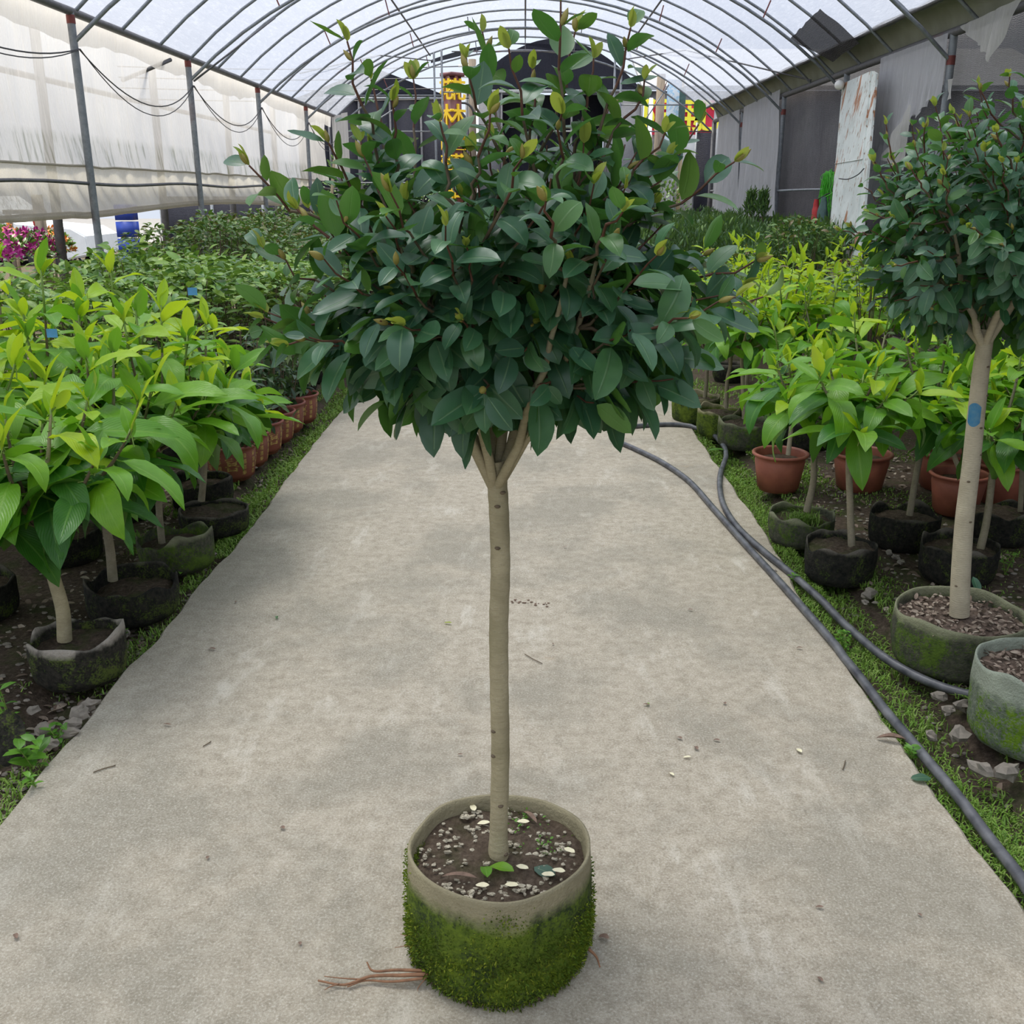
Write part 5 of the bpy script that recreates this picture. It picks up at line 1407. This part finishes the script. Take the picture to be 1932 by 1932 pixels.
# hedge of conifers along the right wall
def conifer(seed, H, rad, n):
    rr = random.Random(seed); b = MB()
    for q in range(n):
        a = rr.uniform(0, 6.28); r = rad * math.sqrt(rr.random()); zt = H - .2 * (r / rad) ** 2
        z = zt - abs(rr.gauss(0, .13)) + .05 * math.sin(a * 4)
        p = A(r * math.cos(a), r * math.sin(a), z); d = unit([rr.gauss(0, .45), rr.gauss(0, .45), 1])
        T = THIN[0]; b.add((T.V * rr.uniform(.06, .12)) @ leaf_frame(rr, d, A(rr.gauss(0, 1), rr.gauss(0, 1), .1)).T + p, T.Q, uv=T.UV, rnd=rr.random())
    s = MB(); s.tube([(0, 0, 0), (0, 0, H * .8)], .012, 5)
    return b.mesh('foliage', [MAT['hedge_leaf']]), s.mesh('stem', [MAT['twig']])
con = [conifer(400 + i, 1.06 + .04 * i, .30, 650) for i in range(3)]; tall = conifer(410, 1.52, .09, 260)
rr = random.Random(45); y = 10.9
while y < 21:
    for x in (1.75, 2.2, 2.65, 3.1, 3.5):
        if x < 2.5 and y < 11.2: continue
        t = thing('conifer_shrub', 'fine-leaved dark conifer in the block before the right wall', 'shrub', (x + rr.uniform(-.06, .06), y + rr.uniform(-.06, .06), 0), rr.uniform(0, 6), 'conifers in the far right bed')
        m_ = con[rr.randrange(3)]; link('foliage', m_[0], t, kind='stuff'); link('stem', m_[1], t); t.scale = (1, 1, rr.uniform(.92, 1.04))
    y += .55
for px, Y, lab in ((1417, 14.2, 'left one of two slender conifer tips rising above the hedge by the grey sheets'), (1439, 14.0, 'right one of two slender conifer tips rising above the hedge by the grey sheets')):
    p = at_Y(px, 400, Y); t = thing('conifer_shrub', lab, 'shrub', (p[0], Y, 0)); link('foliage', tall[0], t, kind='stuff'); link('stem', tall[1], t)

# ---- things on the right wall
q0 = at_X(1573, 405, XW - .42); tl, tr_ = at_X(1594, 158, XW - .22), at_X(1648, 134, XW - .22); bl, br = at_X(1572, 412, XW - .42), at_X(1622, 405, XW - .42)
t = thing('metal_panel', 'tall white metal panel streaked with rust leaning on the right wall', 'panel', tuple((bl + br) / 2 * A(1, 1, 0)))
o_ = np.array(t.location)
def slab(q, th, mat, name, par):
    b = MB(); n = A(-1, 0, 0) * th
    q = [np.asarray(v) - o_ for v in q]; V = q + [v + n for v in q]
    b.add(V, [[0, 1, 2, 3], [4, 7, 6, 5], [0, 4, 5, 1], [1, 5, 6, 2], [2, 6, 7, 3], [3, 7, 4, 0]]); return b.build(name, MAT[mat], par, smooth=False)
dn = (bl - tl) / np.linalg.norm(bl - tl); ext = (bl[2] - .0) / -dn[2]
bl2, br2 = bl + dn * ext, br + dn * (br[2] / -dn[2])
slab([tl, tr_, br2, bl2], .03, 'rusty', 'face', t)
slab([tr_ + A(.01, 0, 0), tr_ + A(.01, .0, 0) + A(.0, -.14, -.04), br2 + A(.01, -.14, 0), br2 + A(.01, 0, 0)], .025, 'rusty', 'folded_edge', t)
for f_ in (.33, .66):
    a_, c_ = tl * (1 - f_) + bl2 * f_, tr_ * (1 - f_) + br2 * f_
    MB().tube([a_ - o_ - A(.035, 0, 0), c_ - o_ - A(.035, 0, 0)], .004, 4).build('panel_seam', MAT['rusty'], t)
p = at_X(1585, 160, XW - .30); p2_ = at_X(1603, 158, XW - .08)
t = thing('light_bulb', 'frosted white light bulb beside the top of the rusty panel', 'light bulb', tuple(p))
R_b = frame(p - p2_, A(0, 0, 1))
b = MB(); prof = [(.001, .085), (.032, .080), (.052, .05), (.056, .01), (.050, -.03), (.034, -.055), (.026, -.07)]
b.lathe(prof, 20); b.V[0] = b.V[0][:, [0, 2, 1]] @ R_b.T; b.build('glass', MAT['bulb'], t)
b = MB(); b.tube([R_b @ A(0, -.065, 0), R_b @ A(0, -.13, 0)], .022, 10); b.build('socket', MAT['white_paint'], t)
b = MB(); b.tube([R_b @ A(0, -.13, 0), A(XW, p2_[1], p2_[2]) - p], .008, 6); b.build('bracket', MAT['steel_dark'], t)
# bright green string bundle hanging on the rail
p = at_X(1577, 330, XW - .06); rr = random.Random(3)
t = thing('string_bundle', 'bundle of bright green plastic string hanging on the rail beside the rusty panel', 'string', tuple(p)); b = MB()
for q in range(150):
    x0, y0 = rr.gauss(-.05, .03), rr.gauss(0, .10); L = rr.uniform(.25, .75) if rr.random() < .7 else rr.uniform(.05, .3)
    b.tube([(0, y0 * .3, .0), (x0 - .03, y0 * .8, .02 + rr.gauss(0, .02)), (x0 - .05, y0 + rr.gauss(0, .03), -L * .5), (x0 - .05, y0 * 1.1 + rr.gauss(0, .05), -L)], .0032, 3, False)
b.build('strand', MAT['green_string'], t, kind='stuff')
def cloth(px, py, X, w, h, mat, label, name, sd, cat, mat2=None):
    p = at_X(px, py, X); t = thing(name, label, cat, tuple(p))
    def f(u, v):
        ww = w * (.35 + .65 * min(1, v * 3)) * (1 - .45 * max(0, v - .75) * 4 * .5)
        a = u * 2 * math.pi
        return (.05 * math.cos(a) * (.5 + v) + .01 * nz(A(u, v, 0), 9, sd), ww / 2 * math.sin(a) + .06 * v * math.sin(v * 4 + sd), -h * v + .02 * nz(A(u, v, 2), 5, sd))
    MB().grid(f, 16, 14).build('cloth', MAT[mat], t)
    if mat2: MB().grid(lambda u, v: (.02 * math.cos(u * 6.28), w * .22 * math.sin(u * 6.28) * (1 - v * .5) + .05 + .04 * v, -h - .26 * v), 10, 6).build('hanging_end', MAT[mat2], t)
    MB().tube([(0, .01, -.01), (.12, .02, .06), (.3, .02, .10)], .006, 5).build('tie', MAT['green_string' if sd == 1 else 'wire'], t)
cloth(1555, 372, XW - .34, .30, .46, 'teal_cloth', 'dark teal cloth bag hanging beside the green string', 'cloth_bag', 1, 'bag', 'pink_cloth')
cloth(1541, 376, XW - .34, .16, .44, 'red_cloth', 'faded red cloth strip hanging left of the dark teal bag', 'cloth_strip', 2, 'cloth')
b = MB(); P = [at_X(px, py, XW - .46) for px, py in ((1583, 337), (1600, 338), (1618, 330), (1630, 318))]; b.tube(smooth_path(P, 5) - P[0], .006, 5); b.build('thin_wire', MAT['wire'], None, loc=tuple(P[0]), label='thin wire drooping across the rusty white panel', category='wire')

# ---- hose
H_px = [(2010, 1800), (1932, 1665), (1850, 1552), (1760, 1442), (1660, 1322), (1580, 1222), (1480, 1108), (1400, 1020), (1345, 958), (1300, 908), (1250, 873), (1200, 848), (1165, 832), (1158, 820), (1175, 808), (1215, 803), (1270, 801), (1315, 806), (1345, 818), (1364, 838), (1370, 858), (1360, 890), (1358, 920), (1366, 955), (1392, 995), (1440, 1040), (1500, 1088), (1560, 1140), (1610, 1190), (1660, 1232), (1730, 1270), (1800, 1300), (1870, 1320), (1950, 1338)]
P = [at_z(x, y_, .014) for x, y_ in H_px]
P = smooth_path(P, 7)
t = thing('water_hose', 'dark grey water hose looping on the path and running along its right edge', 'hose', tuple(P[0] * A(1, 1, 0)))
for q in P: q[2] = .015 if q[0] < edge_x(Rw, q[1], 5) - .01 else max(.002, .008 + .01 * noise.noise(Vector((q[0] * 5, q[1] * 5, 0))))
MB().tube(P - np.array(t.location), .0148, 12).build('tube', MAT['hose'], t)

# ================================================================== GROUND COVER
def blade_field(name, pts, parent, mat, hmin, hmax, w, label=None, seed=0, lean=.7):
    r = np.random.RandomState(seed); n = len(pts)
    a = r.uniform(0, 2 * np.pi, n); h = r.uniform(hmin, hmax, n); le = r.uniform(.1, lean, n) * h
    ww = w * r.uniform(.6, 1.3, n)
    dx, dy = np.cos(a), np.sin(a); sx, sy = -dy * ww, dx * ww
    p = np.asarray(pts)
    V = np.zeros((n, 5, 3))
    V[:, 0] = p + np.stack([sx, sy, 0 * h], 1); V[:, 1] = p - np.stack([sx, sy, 0 * h], 1)
    m = p + np.stack([dx * le * .35, dy * le * .35, h * .6], 1)
    V[:, 2] = m - np.stack([sx, sy, 0 * h], 1) * .8; V[:, 3] = m + np.stack([sx, sy, 0 * h], 1) * .8
    V[:, 4] = p + np.stack([dx * le, dy * le, h * .95 - le * .35], 1)
    i = np.arange(n)[:, None] * 5
    Q = i + np.array([[0, 1, 2, 3]]); T = i + np.array([[3, 2, 4]])
    uv = np.tile(np.array([[0, .2], [0, .8], [.6, .8], [.6, .2], [1, .5]]), (n, 1))
    me = make_mesh(name, V.reshape(-1, 3), [Q, T], [MAT[mat]], uv, np.repeat(r.uniform(0, .999, n), 5), smooth=False)
    return link(name, me, parent, kind='stuff', label=label)
rs = np.random.RandomState(8)
def scatter(n, x0, x1, y0, y1, dens, edge=None, power=1.0):
    x = rs.uniform(x0, x1, n); y = y0 + (y1 - y0) * rs.uniform(0, 1, n) ** power
    out = []
    for a, c in zip(x, y):
        if edge is not None:
            e, s, k = edge; ex = edge_x(e, c, k)
            d = (a - ex) * s
            if d < -.012: continue
        else: d = 0
        if rs.rand() < dens(a, c, d): out.append((a, c, ground_z(a, c) if not (-1.4 < a < 1.2) else max(-.03, ground_z(a, c) + .04)))
    return out
def dR(x, y, d):
    patch = nz(A(x, y, 0), 2.6, 3)
    return max(0, min(1, 1.25 - d / (.26 + (.08 if y > 3 else 0)) * .8 + patch * 1.1))
def dL(x, y, d):
    patch = nz(A(x, y, 0), 2.6, 6); base = .15 if y < 4 else .85
    return max(0, min(1, base + .2 - d / .25 * .5 + patch * 1.0))
blade_field('grass', scatter(42000, 1.05, 1.75, 1.6, 5.2, dR, (Rw, 1, 5), 1.15), floor, 'grass', .012, .034, .0022, 'short grass along the right edge of the path', 1, 1.6)
blade_field('grass', scatter(22000, 1.05, 1.7, 5.2, 14, dR, (Rw, 1, 5), 1.4), floor, 'grass', .015, .04, .004, 'short grass along the right edge of the path', 2, 1.5)
blade_field('grass', scatter(20000, -1.75, -1.28, 1.9, 4.6, dL, (Lw, -1, 1)), floor, 'grass', .010, .032, .0022, 'thin grass and moss along the left edge of the path', 3, 1.6)
blade_field('grass', scatter(26000, -1.8, -1.28, 4.2, 14, dL, (Lw, -1, 1), 1.3), floor, 'grass', .015, .04, .004, 'thin grass and moss along the left edge of the path', 4, 1.5)
blade_field('grass', scatter(26000, 1.4, 3.6, 3.2, 6.2, lambda x, y, d: max(0, min(1, nz(A(x, y, 0), 2.2, 9) * 2.0 - .1))), floor, 'grass', .008, .024, .0026, 'patchy grass among the right-hand pots', 5, 1.6)
# tuft in the first squat bag on the right
L = gz(1525, 1036, .145); P = [A(L[0] + rs.normal(0, .035), L[1] - .03 + rs.normal(0, .03), .09) for _ in range(500)]
gt = blade_field('grass_tuft', P, None, 'grass', .02, .06, .002, None, 6, 1.2); gt['label'] = 'tuft of grass growing in the squat mossy bag nearest the hose bend'; gt['category'] = 'grass'

# small broad weeds along the edges (things where they stand alone)
def weed(px, py, lab, seed, H=.16, n=22, L=.035, z=0.0):
    p = at_z(px, py, z - .01); t = thing('weed', lab, 'weed', tuple(p)); rr = random.Random(seed); leaves = []
    for q in range(max(1, n // 8)):
        a = rr.uniform(0, 6.28); e = A(math.cos(a) * H * .35, math.sin(a) * H * .35, H * rr.uniform(.7, 1)); P = bez(A(0, 0, 0), e * .5 + A(0, 0, H * .1), e, 6)
        MB().tube(P, [.0022, .002, .002, .0017, .0014, .001], 5, False).build('stem', MAT['twig_green'], t)
        for li in range(8):
            f = (li + 1) / 8; pp = P[min(5, int(f * 5.99))]; a += 2.1; d = A(math.cos(a), math.sin(a), .35)
            leaves.append((SHR[li % 3], pp, leaf_frame(rr, d, A(0, 0, 1), .2), L * rr.uniform(.6, 1.2), 'weed'))
    emit_leaves(t, leaves, 300)
for k_, a_ in enumerate([(30, 1395, 'leafy green weed at the left picture edge in front of the bent-stem plant', .20, 26, .04), (60, 1445, 'low spreading weed between stones at the lower left corner', .07, 20, .06), (110, 1400, 'small weed beside the pale stones at the left kerb', .06, 16, .035),
                         (250, 1180, 'low weed between the second left bag and the path', .05, 20, .03), (225, 1210, 'low weed right of the pale-rimmed bag by the path', .05, 20, .03), (338, 1085, 'two-leaved seedling by the third left bag', .07, 8, .04), (1895, 1085, 'small-leaved creeping weed behind the mulched bag at right', .12, 30, .025),
                         (1590, 1222, 'bright weed between the two runs of hose', .06, 24, .03), (1500, 1100, 'weed tuft where the hose leaves the concrete', .04, 16, .03), (70, 1490, 'small weed at the lower left corner near the kerb', .05, 14, .035), (1720, 1430, 'weed beside the hose at lower right', .04, 16, .028)]):
    weed(a_[0], a_[1], a_[2], 500 + k_, *a_[3:])

# ---- stones
def stone(px, py, s, lab, sd, flat=.6, mat='stone', rz=0, z=0.0):
    rr = random.Random(sd); p = at_z(px, py, z)
    b = MB(); s *= .72; b.ellipsoid((0, 0, 0), (s, s * rr.uniform(.55, .85), s * flat), 8, 5)
    V = b.V[0]; b.V[0] = V + np.array([unit(v) * s * .5 * nz(unit(v), 1.7, sd) for v in V]) + A(0, 0, s * flat * .45)
    o = b.build('stone', MAT[mat], None, smooth=False, loc=tuple(p), label=lab, category='stone'); o.rotation_euler = (0, 0, rr.uniform(0, 3)); return o
for k_, a_ in enumerate([(170, 1333, .042, 'angular grey stone nearest the front left bag'), (150, 1352, .05, 'long flat pale stone against the left kerb'), (137, 1372, .045, 'pale stone pair, upper, at the left kerb'), (132, 1388, .04, 'pale stone pair, lower, at the left kerb'),
                         (63, 1343, .03, 'small pale stone below the pale-rimmed bag'), (84, 1382, .045, 'rough brown stone left of the pale kerb stones'), (98, 1405, .03, 'small pale pointed stone at the lower left'), (240, 1197, .03, 'small grey stone by the second left bag'),
                         (395, 1050, .045, 'grey stone at the kerb by the third left bag'), (1640, 1125, .05, 'pale angular stone beside the hose in front of the mulched bag'), (1632, 1138, .025, 'smaller pale stone under the angular one'), (1808, 1390, .05, 'dark wet stone before the bag at the right edge'),
                         (1758, 1392, .034, 'pale stone in the grass right of the hose end'), (1790, 1345, .04, 'white stone in the grass beside the right edge bag'), (1772, 1318, .036, 'pale stone in the grass below the hose tip'), (1815, 1335, .04, 'pale flat stone near the hose end at right'),
                         (1850, 1455, .05, 'dull stone at the foot of the right edge bag'), (1900, 1460, .06, 'large dull stone at the foot of the right edge bag'), (1463, 1078, .012, 'tiny white snail-like pebble on the path beside the hose'), (1690, 1053, .03, 'flat grey pebble between the black bags on the right'),
                         (1700, 1062, .026, 'second flat grey pebble between the black bags on the right'), (1678, 1045, .03, 'pale pebble left of the black bag on the right')]):
    stone(*a_, 700 + k_, .55)
b = MB(); rr = random.Random(12)   # grit and litter over the bare soil, too fine to count
for q in range(2600):
    side = rr.random() < .5
    y_ = 1.9 + 4.4 * rr.random() ** 1.3
    x_ = -1.36 - abs(rr.gauss(0, .28)) if side else 1.25 + abs(rr.gauss(0, .8)); s_ = rr.uniform(.003, .011)
    b.ellipsoid((x_, y_, ground_z(x_, y_) + s_ * .3), (s_ * rr.uniform(.8, 1.6), s_, s_ * .5), 6, 4)
b.build('grit', MAT['stone'], floor, smooth=False, kind='stuff', label='grit and crumbs over the bare soil')
b = MB()
for q in range(2600):
    side = rr.random() < .45
    y_ = 1.9 + 4.6 * rr.random() ** 1.2; x_ = -1.38 - abs(rr.gauss(0, .3)) if side else 1.3 + abs(rr.gauss(0, .9)); R = leaf_frame(rr, [rr.gauss(0, 1), rr.gauss(0, 1), rr.gauss(0, .25)], A(0, 0, 1), .4)
    b.add((SHR[q % 3].V * rr.uniform(.012, .045)) @ R.T + A(x_, y_, ground_z(x_, y_) + .008), SHR[0].Q, uv=SHR[0].UV, rnd=rr.random())
b.build('leaf_litter', MAT['mulch'], floor, kind='stuff', label='brown leaf litter over the bare soil')

# ---- litter on the path
for k_, (px, py, L, W, mk, rz, lab, fold) in enumerate([
    (522, 1166, .030, .016, 'tree_leaf', .3, 'small dark green leaf scrap on the left part of the path', .8), (845, 1176, .030, .012, 'tree_leaf_young', 1.4, 'small yellow leaf on the path left of the trunk', .3), (1737, 1471, .052, .036, 'tree_leaf', 1.5, 'oval dark green leaf beside the hose at lower right', .1),
    (1507, 1417, .026, .014, 'petal', .3, 'pale pink-tipped petal on the right part of the path', .3), (1267, 1461, .020, .009, 'petal', .5, 'cream petal on the path, left one of two small ones', .3), (1296, 1429, .022, .008, 'petal', 1.5, 'cream petal on the path, upper one of two small ones', .3),
    (1680, 1397, .080, .030, 'dry_leaf', 1.3, 'long curled brown dry leaf touching the hose at right', .9), (1350, 852, .10, .05, 'weed', 1.4, 'green leaf on the path edge inside the hose loop', .2), (445, 1136, .02, .01, 'dry_leaf', .2, 'reddish leaf scrap near the left path edge', .6),
    (400, 1225, .03, .012, 'dry_leaf', 1.2, 'tan leaf scrap on the left part of the path', .4), (533, 1562, .016, .012, 'dry_leaf', .9, 'dark crumb on the path left of the mossy bag', .5), (392, 1618, .014, .009, 'dry_leaf', .1, 'dark crumb lying well left of the mossy bag', .5),
    (30, 1767, .022, .012, 'dry_leaf', .7, 'dark leaf crumb at the lower left of the path', .6), (566, 1780, .012, .008, 'dry_leaf', .4, 'tiny dark crumb left of the loose roots', .5), (1546, 1712, .018, .008, 'dry_leaf', 1.5, 'brown crumb at lower right of the path', .5), (1547, 1848, .016, .009, 'dry_leaf', .5, 'brown crumb in the lower right corner area', .5),
    (1735, 1726, .012, .007, 'dry_leaf', .5, 'tiny brown crumb on the pale patch at lower right', .5), (1302, 1151, .02, .010, 'dry_leaf', 1.2, 'dark leaf crumb right of the trunk mid-path', .6), (1508, 1223, .022, .010, 'dry_leaf', 1.4, 'brown leaf crumb near the hose mid-path', .6), (1367, 1327, .014, .012, 'dry_leaf', .3, 'round brown crumb right of centre on the path', .5),
    (1219, 1330, .022, .010, 'dry_leaf', 1.2, 'brown crumb right of the trunk on the path', .5), (1043, 1215, .016, .007, 'dry_leaf', .2, 'brown crumb just right of the trunk', .5), (868, 1424, .016, .007, 'dry_leaf', 1.6, 'brown crumb just above the mossy bag rim', .5), (315, 1368, .03, .008, 'dry_leaf', 1.3, 'thin tan scrap on the left part of the path', .5),
    (1352, 1397, .02, .01, 'dry_leaf', 1.3, 'brown crumb above the pink-tipped petal', .5), (1313, 1412, .022, .014, 'dry_leaf', .2, 'clot of dark soil on the path', .6), (1282, 1393, .018, .012, 'dry_leaf', .9, 'small clot of soil above the cream petals', .6), (1222, 1328, .012, .01, 'weed', .9, 'green speck beside a brown crumb on the path', .2),
    (1139, 1770, .024, .018, 'dry_leaf', 1.2, 'dark mossy clot right of the mossy bag foot', .7), (1065, 1032, .02, .008, 'dry_leaf', 1.4, 'reddish scrap on the far part of the path', .4)]):
    loose_leaf('petal' if mk == 'petal' else ('fallen_leaf' if mk in ('tree_leaf', 'weed', 'tree_leaf_young') else 'dry_leaf'), at_z(px, py, .004), L, W, mk, lab, 'petal' if mk == 'petal' else 'leaf', rz, .25, fold)
for k_, (pts, lab) in enumerate([([(176, 1457), (195, 1450), (218, 1444)], 'thin curved twig on the path at lower left'), ([(990, 1234), (1005, 1243), (1023, 1252)], 'thin straight twig right of the trunk'), ([(383, 1408), (392, 1403), (398, 1399)], 'short dark twig on the left part of the path'),
                                 ([(1590, 1452), (1593, 1443), (1595, 1435)], 'short upright-lying twig left of the hose')]):
    P = [at_z(x, y_, .004) for x, y_ in pts]; MB().tube(np.array(P) - P[0], .0016, 5).build('twig', MAT['twig'], None, loc=tuple(P[0]), label=lab, category='twig')
# fragment of pale bag leaning at the lower left
p = at_z(12, 1440, 0)
V, Q, UV = leaf_geo(.16, .10, .1, .2, .06, 7, 4, .45, .6, 3)
o = link('bag_fragment', make_mesh('bag_fragment', V, [Q], [MAT['bag_pale']], UV), None, tuple(p + A(0, 0, -.01)), label='stiff pale scrap of old grow bag standing at the left picture edge', category='scrap'); o.rotation_euler = (1.25, .1, .3)

b = MB(); rr = random.Random(31)
p0 = at_z(1000, 1137, .002)
for q in range(26):
    f = rr.random(); p = at_z(965 + 70 * f, 1133 + 9 * f + rr.gauss(0, 2), .003) - p0; s_ = rr.uniform(.0015, .004)
    b.ellipsoid(p, (s_ * 1.8, s_, s_ * .7), 5, 3)
b.build('debris', MAT['dry_leaf'], None, smooth=False, loc=tuple(p0), label='line of fine brown crumbs on the path just right of the trunk', category='debris', kind='stuff')
